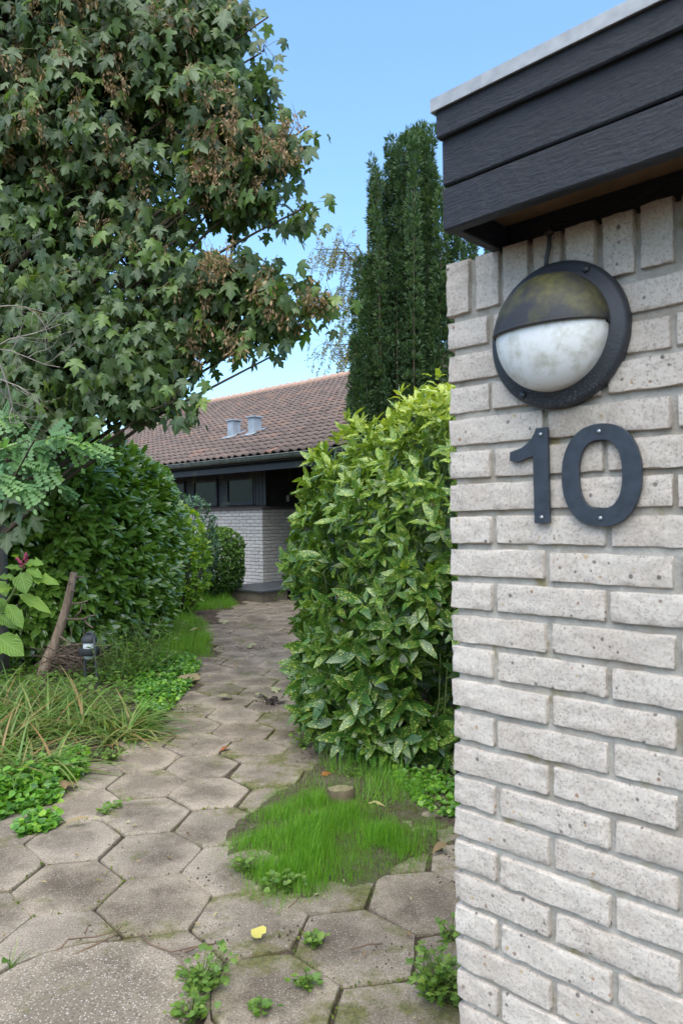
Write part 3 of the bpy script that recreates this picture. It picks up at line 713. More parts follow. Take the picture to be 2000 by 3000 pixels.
# roof
TANP = math.tan(math.radians(23)); EY, EZ = -.66, 2.52; RW = 6.72; SL = math.radians(23)
roof = MB().add([(-12.5, EY, EZ - .03), (5.6, EY, EZ - .03), (5.6, EY + RW, EZ - .03 + RW * TANP), (-12.5, EY + RW, EZ - .03 + RW * TANP), (-12.5, EY + 2 * RW, EZ - .03), (5.6, EY + 2 * RW, EZ - .03), (-12.5, EY, 2.372), (5.6, EY, 2.372), (-12.5, EY + 2 * RW, 2.372), (5.6, EY + 2 * RW, 2.372)],
                  [[(0, 1, 2, 3), (3, 2, 5, 4), (0, 6, 7, 1)], [(0, 3, 4, 8, 6)], [(1, 7, 9, 5, 2)]]).obj('roof', plain_mat('roof_felt', (0.03, 0.025, 0.022), .9), house, False)
n = NT('clay_pantile'); r_ = n.rand(); av, au, aw, az = n.attr(); rz_ = n.math('FRACT', n.math('ADD', r_, az)); pw_ = n.pos()
c_ = n.ramp(rz_, [(0.0, (0.110, 0.084, 0.074)), (.45, (0.150, 0.110, 0.095)), (.8, (0.185, 0.128, 0.106)), (1.0, (0.25, 0.145, 0.105))])
st_ = n.noise(1.1, pw_, 5.0, .65); c_ = n.mix(n.ramp(st_, [(.40, 0.0), (.65, .75)]), c_, (0.165, 0.125, 0.108))
c_ = n.mix(n.ramp(n.noise(14.0, pw_, 5.0, .7), [(.55, 0.0), (.75, .6)]), c_, (0.085, 0.068, 0.058))
c_ = n.mix(n.ramp(n.noise(2.3, n.vadd(pw_, (5., 5., 1.)), 6.0, .75), [(.66, 0.0), (.74, .8)]), c_, (0.40, 0.37, 0.34))
M['tile'] = n.set(c_, .85, n.bump(n.noise(40.0, pw_, 4.0), .3, .01), .2)
GA, TW = .28, .2105
def tile_mesh(var):
    nx = 9; L = GA + .05; V = []; x = np.linspace(-.006, TW + .012, nx)
    prof = .026 * np.sin(2 * math.pi * (x / TW) - 2.2) + .012 * np.clip((x - TW * .7) / (TW * .3), 0, 1.1)
    for s, lift in ((0, .028), (L, -.004)):
        for xx, p in zip(x, prof): V.append((xx, s, p + lift))
    for xx, p in zip(x, prof): V.append((xx, .004, p + .008))
    i = np.arange(nx - 1); F = np.concatenate([np.stack([i, i + 1, i + 1 + nx, i + nx], 1), np.stack([i + 1, i, 2 * nx + i, 2 * nx + i + 1], 1)])
    return np.array(V), [F]
tv, tf = tile_mesh(0); tme = MB().add(tv, tf).mesh('roof_tile', M['tile'])
cs, sn = math.cos(SL), math.sin(SL); tiles = []
nrow = int(RW / cs / GA) + 1
for rr in range(nrow):
    for cc in range(int(18.0 / TW)):
        x = -12.45 + cc * TW; s = rr * GA - .03
        if s > RW / cs - .05: continue
        P0 = np.array([x, EY + s * cs, EZ + s * sn])
        if abs(x + TW / 2 + 1.99) < .13 and abs(P0[1] - .75) < .12 or abs(x + TW / 2 + 1.29) < .13 and abs(P0[1] - .75) < .12: pass
        tiles.append(P0)
tiles = np.array(tiles); wt = np.stack([HO[0] + UU[0] * tiles[:, 0] + DR[0] * tiles[:, 1], HO[1] + UU[1] * tiles[:, 0] + DR[1] * tiles[:, 1], tiles[:, 2]], 1)
pq = pix(wt); vis = (pq[:, 0] > 640) & (pq[:, 0] < 1030) & (pq[:, 1] < 1330) & (pq[:, 1] > 1365 - pq[:, 0] * .05)
cand = np.nonzero((pq[:, 0] > 560) & (pq[:, 0] < 1022) & (pq[:, 1] < 1352 - np.maximum(0, pq[:, 0] - 880) * .75))[0]
near = set(cand[np.argsort(pq[cand, 2])[:300]].tolist()); rest = MB()
RX = np.array([[1, 0, 0], [0, cs, -sn], [0, sn, cs]])
for k, P0 in enumerate(tiles):
    jr, js = random.gauss(0, .012), random.gauss(0, .004)
    if k in near:
        o = link('roof_tile', tme, roof); o.matrix_local = Matrix.Translation(Vector(P0) + Vector((js, js, 0))) @ Matrix.Rotation(SL, 4, 'X') @ Matrix.Rotation(jr, 4, 'Z')
    else: rest.add(tv @ RX.T + P0 + (js, js, 0), tf, np.tile([0, 0, random.random()], (len(tv), 1)))
rest.obj('roof_tiles', M['tile'], roof, True, kind='stuff')
M['ridge'] = plain_mat('ridge_clay', (0.34, 0.22, 0.17), .9, .2, .25, 6.0)
rb = MB(); q = np.linspace(-.35, math.pi + .35, 9)
V = np.concatenate([np.stack([np.full(9, x), r * np.cos(q), r * np.sin(q)], 1) for x, r in ((0, .128), (.05, .128), (.06, .112), (.36, .100))]); i = np.arange(3)[:, None] * 9 + np.arange(8)[None]
rb.add(V, [np.stack([i, i + 1, i + 10, i + 9], -1).reshape(-1, 4)]); rme = rb.mesh('ridge_tile', M['ridge'])
for k in range(56):
    o = link('ridge_tile', rme, roof); o.location = (-12.5 + k * .325, EY + RW, EZ + RW * TANP + .015 + random.gauss(0, .004)); o.rotation_euler = (0, random.gauss(0, .012), random.gauss(0, .01))
M['vent'] = plain_mat('zinc_vent', (0.33, 0.36, 0.39), .5, .5, .15, 6.0, .2)
for vx in (-1.99, -1.29):
    y0 = .80; zb = EZ + (y0 - EY) * TANP
    v_ = MB().box((vx - .10, y0, zb - .06), (vx + .10, y0 + .20, zb + .36)).obj('vent_pipe', M['vent'], house, False)
    MB().box((vx - .135, y0 - .035, zb + .361), (vx + .135, y0 + .235, zb + .392), bev=.004).obj('cap', M['vent'], v_, False)
    MB().add([(vx - .19, y0 - .14, zb - .02), (vx + .19, y0 - .14, zb - .02), (vx + .19, y0 + .3, zb + .165), (vx - .19, y0 + .3, zb + .165)], [[(0, 1, 2, 3)]]).obj('vent_flashing', M['vent'], v_, False)
# entrance step
st = thing('entrance_step', 'low entrance step of slate slabs on mossy concrete blocks at the house corner', 'step', tuple(lw(HO, -.2, -.8, 0)), BRZ)
slate = plain_mat('slate', (0.075, 0.08, 0.088), .45, .5, .25, 5.0)
for x0, y0, x1, y1 in ((-.02, -.30, .62, .32), (.63, -.30, 1.5, .32), (.22, .33, 1.5, 1.3)):
    MB().box((x0, y0, .168), (x1, y1, .20), bev=.004).obj('slab', slate, st, False)
blk = concrete_mat('mossy_block', 1.0)
for x0, x1, y0 in ((.02, .10, -.25), (.60, 1.45, -.27), (.11, .59, .2)):
    MB().box((x0, y0, -.08), (x1, .30, .167), bev=.006).obj('block', blk, st, False)
#@@PART3
# ================================================================== vegetation
M['bark'] = bark_mat('grey_bark', (0.085, 0.075, 0.062), (0.20, 0.18, 0.155), 14.0, .35)
M['twig'] = bark_mat('brown_twig', (0.045, 0.035, 0.025), (0.11, 0.085, 0.06), 30.0, .3)
M['stem'] = plain_mat('green_stem', (0.13, 0.17, 0.05), .6, .3, .3, 20.0)
M['maple'] = leaf_mat('sycamore_leaf', [(0.024, 0.041, 0.020), (0.035, 0.059, 0.025), (0.045, 0.073, 0.026), (0.060, 0.102, 0.022), (0.125, 0.165, 0.05)], .42, .30, rib=(0.12, 0.16, 0.07), ribw=.035, mott=.3, gain=1.85)
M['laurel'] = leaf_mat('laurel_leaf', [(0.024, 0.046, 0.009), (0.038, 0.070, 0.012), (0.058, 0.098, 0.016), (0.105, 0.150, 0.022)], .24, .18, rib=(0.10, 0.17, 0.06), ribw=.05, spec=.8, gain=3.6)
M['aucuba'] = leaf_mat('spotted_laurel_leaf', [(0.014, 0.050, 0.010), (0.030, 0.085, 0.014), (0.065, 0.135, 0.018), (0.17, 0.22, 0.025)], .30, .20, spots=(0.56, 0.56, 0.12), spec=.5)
M['box'] = leaf_mat('box_leaf', [(0.014, 0.034, 0.010), (0.026, 0.060, 0.014), (0.05, 0.10, 0.02), (0.10, 0.14, 0.03)], .4, .15, gain=2.5)
M['yew'] = leaf_mat('yew_needles', [(0.012, 0.026, 0.012), (0.021, 0.043, 0.019), (0.033, 0.062, 0.025), (0.05, 0.08, 0.028)], .5, .15, gain=2.3)
M['lime'] = leaf_mat('yellow_green_leaf', [(0.05, 0.11, 0.015), (0.10, 0.19, 0.02), (0.17, 0.26, 0.03), (0.36, 0.34, 0.03)], .35, .3, gain=1.5)
M['rhodo'] = leaf_mat('bluish_leaf', [(0.03, 0.065, 0.045), (0.055, 0.11, 0.07), (0.09, 0.16, 0.10)], .4, .15)
M['robinia'] = leaf_mat('small_oval_leaflet', [(0.035, 0.085, 0.04), (0.065, 0.14, 0.065), (0.11, 0.20, 0.09), (0.12, 0.22, 0.04)], .5, .3)
M['poke'] = leaf_mat('broad_soft_leaf', [(0.075, 0.15, 0.025), (0.12, 0.22, 0.035), (0.16, 0.27, 0.04)], .5, .3, rib=(0.2, 0.28, 0.09), ribw=.03, veins=.5, gain=1.0)
M['lily'] = leaf_mat('daylily_blade', [(0.045, 0.095, 0.020), (0.07, 0.135, 0.028), (0.10, 0.16, 0.04), (0.17, 0.18, 0.075), (0.19, 0.12, 0.06)], .5, .25, mott=.5)
M['violet'] = leaf_mat('violet_leaf', [(0.025, 0.075, 0.018), (0.055, 0.14, 0.02), (0.10, 0.22, 0.025), (0.17, 0.28, 0.035)], .4, .25)
M['weed'] = leaf_mat('weed_leaf', [(0.05, 0.11, 0.02), (0.09, 0.17, 0.03), (0.14, 0.22, 0.04)], .5, .3, gain=1.15)
M['grass'] = leaf_mat('grass_blade', [(0.045, 0.115, 0.012), (0.08, 0.185, 0.017), (0.105, 0.23, 0.022), (0.15, 0.26, 0.035), (0.28, 0.25, 0.11)], .5, .32, mott=.1)
M['seed'] = leaf_mat('brown_seed_wing', [(0.10, 0.066, 0.040), (0.18, 0.122, 0.075), (0.26, 0.185, 0.115)], .7, .2, gain=1.3)
M['dead'] = leaf_mat('dry_leaf', gain=.75, cols=[(0.20, 0.12, 0.06), (0.33, 0.26, 0.16), (0.42, 0.44, 0.30), (0.62, 0.56, 0.16), (0.36, 0.10, 0.03)], rough=.7, trans=.15)
M['birch'] = leaf_mat('birch_leaf', [(0.08, 0.085, 0.03), (0.13, 0.125, 0.045), (0.18, 0.15, 0.06)], .5, .3)

def shell(n, c, r, p=2.4, zmin=0.0, thick=.25, bias=None):
    """points near the surface of a rounded (superellipsoid) bush: position, outward direction, depth 0..1"""
    d = unit(RNG.normal(size=(n * 2, 3))); k = (np.abs(d / 1.0) ** p).sum(1) ** (-1 / p)
    t = 1 - thick * RNG.random(n * 2) ** 1.6
    P = np.asarray(c) + d * k[:, None] * np.asarray(r) * t[:, None]
    lump = noise3(P, 1.7) * .16 + noise3(P, 4.0) * .07
    N = unit(np.sign(d) * np.abs(d) ** (p - 1) / np.asarray(r)); P = P + N * lump[:, None]
    ok = P[:, 2] > zmin; return P[ok][:n], N[ok][:n], (1 - t[ok][:n]) / thick

def rosette(P, N, per, spread, up=0.3, jit=.25):
    """leaves radiating round each shoot tip"""
    m = len(P); ax = unit(N + np.array([0, 0, up]) + RNG.normal(0, jit, (m, 3)))
    t1 = unit(np.cross(ax, unit(RNG.normal(size=(m, 3))))); t2 = np.cross(ax, t1); D = []; NN = []; idx = []
    for k in range(per):
        a = k * 2.4 + RNG.random(m) * .6; s = np.radians(spread) * (.55 + .6 * RNG.random(m)) * (0.6 + .4 * (k / per))
        rad = np.cos(a)[:, None] * t1 + np.sin(a)[:, None] * t2
        D.append(ax * np.cos(s)[:, None] + rad * np.sin(s)[:, None]); NN.append(ax * np.sin(s)[:, None] - rad * np.cos(s)[:, None] * .6 + np.array([0, 0, .35])); idx.append(np.arange(m))
    return np.concatenate(D), np.concatenate(NN), np.concatenate(idx)

# ------------------------------------------------------------------ sycamore maple
tree = thing('sycamore_tree', 'large leafy sycamore with brown seed clusters overhanging the garden hedge', 'tree', (-3.15, 6.45, 0))
TO = np.array([-3.15, 6.45, 0.0])
BL = [(80, 150, 350, 6.6), (350, 90, 300, 6.3), (540, 120, 170, 5.9), (640, 320, 130, 5.8), (350, 450, 300, 6.4), (700, 440, 110, 5.7), (840, 410, 55, 5.6), (905, 370, 35, 5.55), (640, 600, 140, 5.8), (760, 560, 70, 5.7), (100, 600, 330, 6.6), (390, 800, 270, 6.3),
      (640, 850, 140, 5.9), (760, 800, 60, 5.8), (820, 880, 70, 5.7), (930, 880, 50, 5.6), (150, 1000, 240, 6.3), (420, 1040, 150, 6.0), (600, 1020, 110, 5.9), (740, 1000, 75, 5.8), (800, 1050, 35, 5.7), (510, 1170, 35, 5.7), (330, 1140, 80, 5.9), (420, 1140, 50, 5.8), (110, 1190, 120, 5.9),
      (-300, 300, 420, 6.9), (-280, 850, 350, 6.8), (200, -300, 420, 6.6), (520, -190, 190, 6.3), (640, 60, 90, 5.9), (745, 250, 45, 5.75), (790, 60, 25, 5.7), (770, 150, 30, 5.7), (900, 610, 28, 5.6)]
BLm = [(at(x, y, Y), r * Y / FPX) for x, y, r, Y in BL]
tw = MB(); tr_ = MB()
trunk = [(-.02, 0, -.1), (.02, -.02, .6), (.06, -.05, 1.3), (.04, -.06, 2.0), (.10, -.05, 2.7), (.06, 0, 3.6), (.12, .05, 4.8), (.1, .1, 6.2)]
tr_.tube(trunk, [.22, .18, .16, .15, .135, .11, .075, .03], 12); tr_.obj('trunk', M['bark'], tree)
trunk = np.array(trunk)
tips = []; cen = []
for (c, r) in BLm:
    nt = max(5, int(185 * r * r * 3.5)); d = unit(RNG.normal(size=(nt, 3))); rad = r * RNG.random(nt) ** .42
    tips.append(c + d * rad[:, None] * np.array([1, 1.0, .95])); cen.append(np.repeat([c], nt, 0))
    c0 = c - TO; zi = np.clip(c0[2] - .5 - .35 * np.linalg.norm(c0[:2]), .9, 5.6); b0 = np.array([np.interp(zi, trunk[:, 2], trunk[:, q]) for q in range(3)])
    mid = (b0 + c0) / 2 + np.array([0, 0, .18]) + RNG.normal(0, .08, 3); t = np.linspace(0, 1, 9)[:, None]
    crv = b0 * (1 - t) ** 2 + 2 * mid * t * (1 - t) + c0 * t ** 2 + RNG.normal(0, .015, (9, 3))
    tw.tube(crv, np.linspace(.022 + .03 * r, .007, 9), 6)
tips = np.concatenate(tips); cen = np.concatenate(cen); q = pix(tips)
keep = (noise3(tips, 1.9) + noise3(tips, 4.5) * .4 > -.11) & (tips[:, 2] > 1.75) & (q[:, 1] > -560) & (q[:, 0] > -520); tips, cen = tips[keep], cen[keep]
for p, c in zip(tips, cen):
    s = c + (p - c) * RNG.random() * .3
    tw.tube([s - TO, (s + p) / 2 - TO + RNG.normal(0, .03, 3) + (0, 0, .03), p - TO], [.006, .004, .0025], 3, cap=False)
LP, LD, LN, LS, LV = [], [], [], [], []
pst = MB()
for k in range(6):
    m = len(tips); out = unit(tips - cen + RNG.normal(0, .12, (m, 3)))
    off = RNG.normal(0, 1, (m, 3)) * np.array([.10, .10, .07]) + np.array([0, 0, -.05]); base = tips + off
    D = unit(out * .35 + unit(RNG.normal(size=(m, 3))) * .6 + np.array([0, 0, -1.0])); NN = unit(out * .6 + np.array([0, -.4, .6]) + RNG.normal(0, .42, (m, 3)))
    S = RNG.uniform(.05, .15, m)
    LP.append(base); LD.append(D); LN.append(NN); LS.append(S); LV.append(np.clip(RNG.beta(1.5, 2.6, m) + (RNG.random(m) < .02) * .6, 0, 1))
    for a, b in zip(tips[::6], base[::6]): pst.tube([a - TO, (a + b) / 2 - TO + (0, 0, .012), b - TO], .0018, 3, cap=False)
LP, LD, LN, LS, LV = map(np.concatenate, (LP, LD, LN, LS, LV))
MT = [T_maple(.25, .25, 1), T_maple(.4, .15, 2), T_maple(.1, .4, 3), T_maple(.5, .3, 4)]
scatter(tree, 'crown', 'leaf', MT, LP - TO, LD, LN, LS, LV, M['maple'], 0).obj('crown', M['maple'], tree, kind='stuff') if False else None
_off = TO.copy()
def scatter_at(parent, origin, *a, **k):
    """like scatter, but for a parent standing at `origin`"""
    mb = scatter(parent, *a, **k)
    for c in parent.children:
        if c.name.split('.')[0] == a[1] and not c.get('_p'):
            c.location = Vector(c.location) - Vector(origin); c['_p'] = 1
    for c in parent.children:
        if '_p' in c: del c['_p']
    mb.V = [v - np.asarray(origin) for v in mb.V]; return mb
scatter_at(tree, TO, 'crown', 'leaf', MT, LP, LD, LN, LS, LV, M['maple'], 300).obj('crown', M['maple'], tree, kind='stuff')
tw.obj('branches', M['twig'], tree, kind='stuff'); pst.obj('leaf_stalks', plain_mat('yellow_stalk', (0.22, 0.18, 0.05)), tree, kind='stuff')
def seed_cluster(seed):
    r = np.random.default_rng(seed); b = MB(); T = T_blade(.34, 3, .1, .15, .7); n_ = 34
    z = -r.random(n_) ** .8 * .16; P = np.stack([r.normal(0, .022, n_), r.normal(0, .022, n_), z], 1)
    D = unit(np.stack([r.normal(0, .8, n_), r.normal(0, .8, n_), -.8 - r.random(n_)], 1)); instance(b, T, P, axes(D, r.normal(size=(n_, 3)), r.uniform(.03, .045, n_)), r.random(n_))
    b.tube([(0, 0, .06), (.004, 0, 0), (0, .004, -.15)], [.002, .002, .001], 3)
    return b.mesh('seed_cluster', M['seed'])
SCM = [seed_cluster(k) for k in range(4)]
qs = pix(tips); zones = [(250, 420, 150), (520, 560, 150), (420, 330, 120), (560, 760, 120), (60, 180, 100), (350, 560, 120), (620, 960, 100), (200, 520, 140), (430, 60, 260), (300, 150, 140), (130, 60, 130), (640, 330, 90), (690, 420, 90), (850, 420, 80), (580, 420, 90), (800, 900, 120), (760, 480, 70), (680, 690, 120), (160, 260, 120), (450, 240, 120), (930, 900, 60), (300, 60, 120), (600, 100, 150), (870, 500, 60), (90, 380, 80)]
cnt = 0
for zx, zy, zr in zones:
    inz = np.nonzero(np.hypot(qs[:, 0] - zx, qs[:, 1] - zy) < zr)[0]
    if not len(inz): continue
    inz = inz[np.argsort(qs[inz, 2])][:max(10, len(inz) // 3)]
    for k in RNG.choice(inz, min(len(inz), 9), False):
        o = link('seed_cluster', random.choice(SCM), tree); o.location = Vector(tips[k] - TO + RNG.normal(0, .04, 3) + (0, -.16, 0)); o.rotation_euler = (random.gauss(0, .25), random.gauss(0, .25), random.random() * 6.28); s = random.uniform(.8, 1.3); o.scale = (s, s, s)

# ------------------------------------------------------------------ yew with upright stems
yo = np.array([.86, 9.3, 0.0]); yew = thing('yew_tree', 'tall dark green columnar yew with many upright stems behind the spotted shrub', 'tree', tuple(yo))
SP = [(1105, 500, 14), (1150, 440, 16), (1130, 560, 25), (1180, 430, 14), (1202, 388, 14), (1222, 380, 12), (1246, 376, 14), (1088, 530, 14), (1255, 410, 20), (1096, 470, 20), (1080, 760, 45), (1120, 700, 50), (1142, 420, 32), (1165, 420, 22), (1190, 400, 22), (1212, 395, 25), (1232, 372, 26), (1265, 385, 30), (1262, 460, 36), (1295, 540, 40), (1050, 760, 30), (1065, 900, 40), (1160, 720, 50), (1215, 740, 55), (1330, 660, 60), (1380, 690, 50), (1450, 640, 70), (1040, 1000, 30), (1180, 800, 90), (1290, 780, 80), (1110, 950, 70)]
yb = MB(); ym = MB(); YT = T_quad(.24)
for sx, sy, sr in SP:
    Y = 9.3 + random.uniform(-.35, .45); top = at(sx, sy, Y); R0 = sr * Y / FPX * (.66 if sy < 650 else 1.0); bx = (sx - 1190) * .78 + 1190
    bot = at(bx, 1500, Y); bot[2] = .15; H_ = top[2] - bot[2]
    ym.tube([bot - yo, (bot + top) / 2 - yo, top - yo], [.022, .016, .004], 5)
    nc = int(95 * H_ * (R0 + .08) * 7.5); t = RNG.random(nc) ** .85; ang = RNG.random(nc) * 6.283
    prof = R0 * np.minimum(1, (1 - t) * H_ / 2.4 + .12) * (0.75 + .5 * RNG.random(nc)) * np.where(t < .5, 1.15, 1)
    cc = bot + (top - bot) * t[:, None] + np.stack([np.cos(ang) * prof, np.sin(ang) * prof, RNG.normal(0, .04, nc)], 1)
    cc = cc + np.stack([noise3(cc, 2.5), noise3(cc + 7, 2.5), 0 * t], 1) * .10
    per = 10; cr = RNG.uniform(.035, .085, nc)
    dd = unit(RNG.normal(size=(nc, per, 3)) + np.stack([np.cos(ang), np.sin(ang), 0 * ang + .6], 1)[:, None] * .9); P = (cc[:, None] + dd * cr[:, None, None] * .5).reshape(-1, 3)
    D = unit(dd + np.array([0, 0, .5])).reshape(-1, 3); m = len(P)
    instance(yb, YT, P - yo, axes(D, RNG.normal(size=(m, 3)), RNG.uniform(.045, .08, m)), np.clip(random.uniform(-.2, .25) + np.repeat(RNG.beta(2, 2.4, nc), per) + RNG.normal(0, .1, m), 0, 1))
yb.obj('crown', M['yew'], yew, kind='stuff'); ym.obj('trunk', M['twig'], yew)

# ------------------------------------------------------------------ birch far behind the house
bo = np.array([1.2, 27.0, 0]); birch = thing('birch_tree', 'thin yellowing birch with drooping twigs rising behind the tiled roof', 'tree', tuple(bo))
bb = MB(); bm = MB(); bm.tube([(0, 0, 0), (.1, 0, 4), (0, 0, 8), (-.1, 0, 12)], [.2, .15, .1, .03], 8)
BT = T_quad(.75)
for sx, sy, n_ in [(1020, 760, 22), (985, 740, 16), (1000, 850, 20), (1035, 900, 24), (960, 1010, 12), (1010, 980, 22), (1040, 1000, 22), (945, 740, 8), (1060, 820, 20), (1100, 760, 16), (985, 1040, 8), (925, 730, 5), (1045, 1060, 12), (1010, 720, 12)]:
    c = at(sx, sy, 27.0); r0 = np.array([0, 0, c[2] - 1.2]); bm.tube([r0, (r0 + c - bo) / 2 + (0, 0, .6), c - bo], [.05, .03, .012], 4)
    for k in range(n_):
        p0 = c + RNG.normal(0, 1, 3) * np.array([.26, .4, .2]); L = random.uniform(.3, 1.0); sw = np.array([-.25 * L, 0, -L]) + RNG.normal(0, .08, 3)
        p1 = p0 + sw; bm.tube([c - bo, (c + p0) / 2 - bo + (0, 0, .1), p0 - bo, p1 - bo], .006, 3, cap=False)
        m = int(34 * L) + 6; t = RNG.random(m)[:, None]; P = p0 + sw * t + RNG.normal(0, .045, (m, 3))
        instance(bb, BT, P - bo, axes(RNG.normal(0, .6, (m, 3)) + (0, 0, -1), RNG.normal(size=(m, 3)), RNG.uniform(.05, .09, m)), RNG.random(m))
bb.obj('crown', M['birch'], birch, kind='stuff'); bm.obj('trunk', M['twig'], birch)

# ------------------------------------------------------------------ spotted laurel (aucuba)
ao = np.array([.9, 5.45, 0]); auc = thing('spotted_laurel', 'dense aucuba shrub with yellow-speckled glossy leaves between the path and brick wall', 'shrub', tuple(ao))
AT = [T_blade(.36, 6, .10, d, .45, .9, w, 1, .06) for d, w in ((.10, .0), (.22, .15), (.02, .1), (.30, .2))]
def hollow(P):
    h = at(1275, 2010, 4.15); g = at(1310, 1880, 4.2)
    return (np.linalg.norm((P - h) * np.array([1, .45, .85]), axis=1) > .17) & (np.linalg.norm((P - g) * np.array([1, .5, 1]), axis=1) > .11)
P1, N1, d1 = shell(3000, (1.2, 5.5, 1.0), (1.50, 1.66, 1.33), 2.3, .12, .14)
Pl, Nl, dl = shell(3000, (1.2, 5.5, 1.0), (1.45, 1.62, 1.33), 3.6, .08, .14); a_, b_ = P1[:, 2] > 1.0, Pl[:, 2] <= 1.0
P1, N1, d1 = np.concatenate([P1[a_], Pl[b_]]), np.concatenate([N1[a_], Nl[b_]]), np.concatenate([d1[a_], dl[b_]])
P1 = P1 + N1 * (RNG.exponential(.028, len(P1)) + noise3(P1, 5.0) * .10)[:, None]; gap = noise3(P1, 3.2) + noise3(P1, 8.0) * .5 > -.22; P1, N1, d1 = P1[gap], N1[gap], d1[gap]
P2, N2, d2 = shell(900, (1.2, 5.5, 1.0), (1.26, 1.44, 1.1), 2.3, .15, .35)
lp = rand_in_poly([(870, 1900), (1000, 1850), (1345, 1850), (1345, 2215), (1290, 2240), (1180, 2215), (1060, 2200), (960, 2165), (890, 2100)], 330)
PL = np.array([at(x_, y_, 4.0 + .45 * RNG.random() + .35 * max(0, (1020 - x_) / 150)) for x_, y_ in lp]); NL = unit(np.stack([(PL[:, 0] - .55) * .7, np.full(len(PL), -.9), RNG.normal(.05, .25, len(PL))], 1))
PP = np.concatenate([P1, P2, PL]); NN_ = np.concatenate([N1, N2, NL]); dep = np.concatenate([d1 * .5, .6 + d2 * .4, RNG.random(len(PL)) * .6])
vd = unit(np.array([0, 0, CH]) - PP); ok = ((NN_ * vd).sum(1) > -.55) & hollow(PP); PP, NN_, dep = PP[ok], NN_[ok], dep[ok]
D, NR, ix = rosette(PP, NN_ * np.array([1, 1, .8]) , 7, 74, .25, .35)
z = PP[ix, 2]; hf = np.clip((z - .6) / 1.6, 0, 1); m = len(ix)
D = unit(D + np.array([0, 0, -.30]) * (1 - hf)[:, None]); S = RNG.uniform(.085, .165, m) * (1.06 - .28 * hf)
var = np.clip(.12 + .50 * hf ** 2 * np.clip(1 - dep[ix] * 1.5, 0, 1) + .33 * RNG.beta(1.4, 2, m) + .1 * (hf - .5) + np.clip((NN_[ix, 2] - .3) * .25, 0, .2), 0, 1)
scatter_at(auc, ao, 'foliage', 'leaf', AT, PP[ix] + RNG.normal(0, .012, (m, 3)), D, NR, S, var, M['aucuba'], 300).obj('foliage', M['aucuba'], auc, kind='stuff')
am = MB()
for k in range(60):
    b0 = np.array([.9, 5.3, 0]) + RNG.normal(0, 1, 3) * np.array([.5, .6, 0]); p = PP[RNG.integers(len(PP))]; b0[:2] = b0[:2] * .4 + p[:2] * .6
    am.tube([b0 - ao, (b0 * .5 + p * .5) + RNG.normal(0, .06, 3) - ao, p - ao], [.012, .009, .004], 5)
for a, b in (((1260, 2180), (1290, 1900)), ((1275, 2190), (1310, 1930)), ((1230, 2100), (1180, 1990)), ((1290, 1900), (1200, 1890))):
    p, q_ = at(*a, 4.12), at(*b, 4.2); am.tube([p - ao, (p + q_) / 2 - ao + (.02, 0, -.03), q_ - ao], [.005, .005, .004], 5)
am.obj('stems', M['stem'], auc, kind='stuff')

# ------------------------------------------------------------------ cherry laurel hedge
lo_ = np.array([-3.72, 8.45, 0]); lau = thing('laurel_hedge', 'large rounded cherry laurel hedge with glossy dark leaves beside the path', 'hedge', tuple(lo_))
LT = [T_blade(.36, 5, .10, d, .5, .8) for d in (.06, .16, .26)]
P1, N1, d1 = shell(6500, (-3.72, 8.45, 1.05), (1.72, 1.75, 1.32), 3.0, .12, .14)
P2, N2, d2 = shell(5200, (-3.72, 8.45, 1.05), (1.55, 1.55, 1.16), 2.8, .1, .45)
PP = np.concatenate([P1, P2]); NN_ = np.concatenate([N1, N2]); dep = np.concatenate([d1 * .4, .5 + d2 * .5])
vd = unit(np.array([0, 0, CH]) - PP); ok = ((NN_ * vd).sum(1) > -.4); PP, NN_, dep = PP[ok], NN_[ok], dep[ok]
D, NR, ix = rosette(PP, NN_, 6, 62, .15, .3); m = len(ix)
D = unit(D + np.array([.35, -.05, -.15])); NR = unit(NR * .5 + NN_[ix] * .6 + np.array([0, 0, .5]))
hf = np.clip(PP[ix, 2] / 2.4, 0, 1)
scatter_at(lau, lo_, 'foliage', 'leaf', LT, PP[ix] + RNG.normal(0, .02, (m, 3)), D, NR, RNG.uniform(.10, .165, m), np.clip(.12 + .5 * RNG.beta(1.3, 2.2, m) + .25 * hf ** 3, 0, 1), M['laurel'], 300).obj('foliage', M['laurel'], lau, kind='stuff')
lm = MB()
for k in range(50):
    p = PP[RNG.integers(len(PP))]; b0 = np.array([p[0] * .6 - 1.5, p[1] * .6 + 3.3, 0]); lm.tube([b0 - lo_, (b0 + p) / 2 - lo_ + RNG.normal(0, .1, 3), p - lo_], [.02, .014, .005], 5)
lm.obj('stems', M['twig'], lau, kind='stuff')

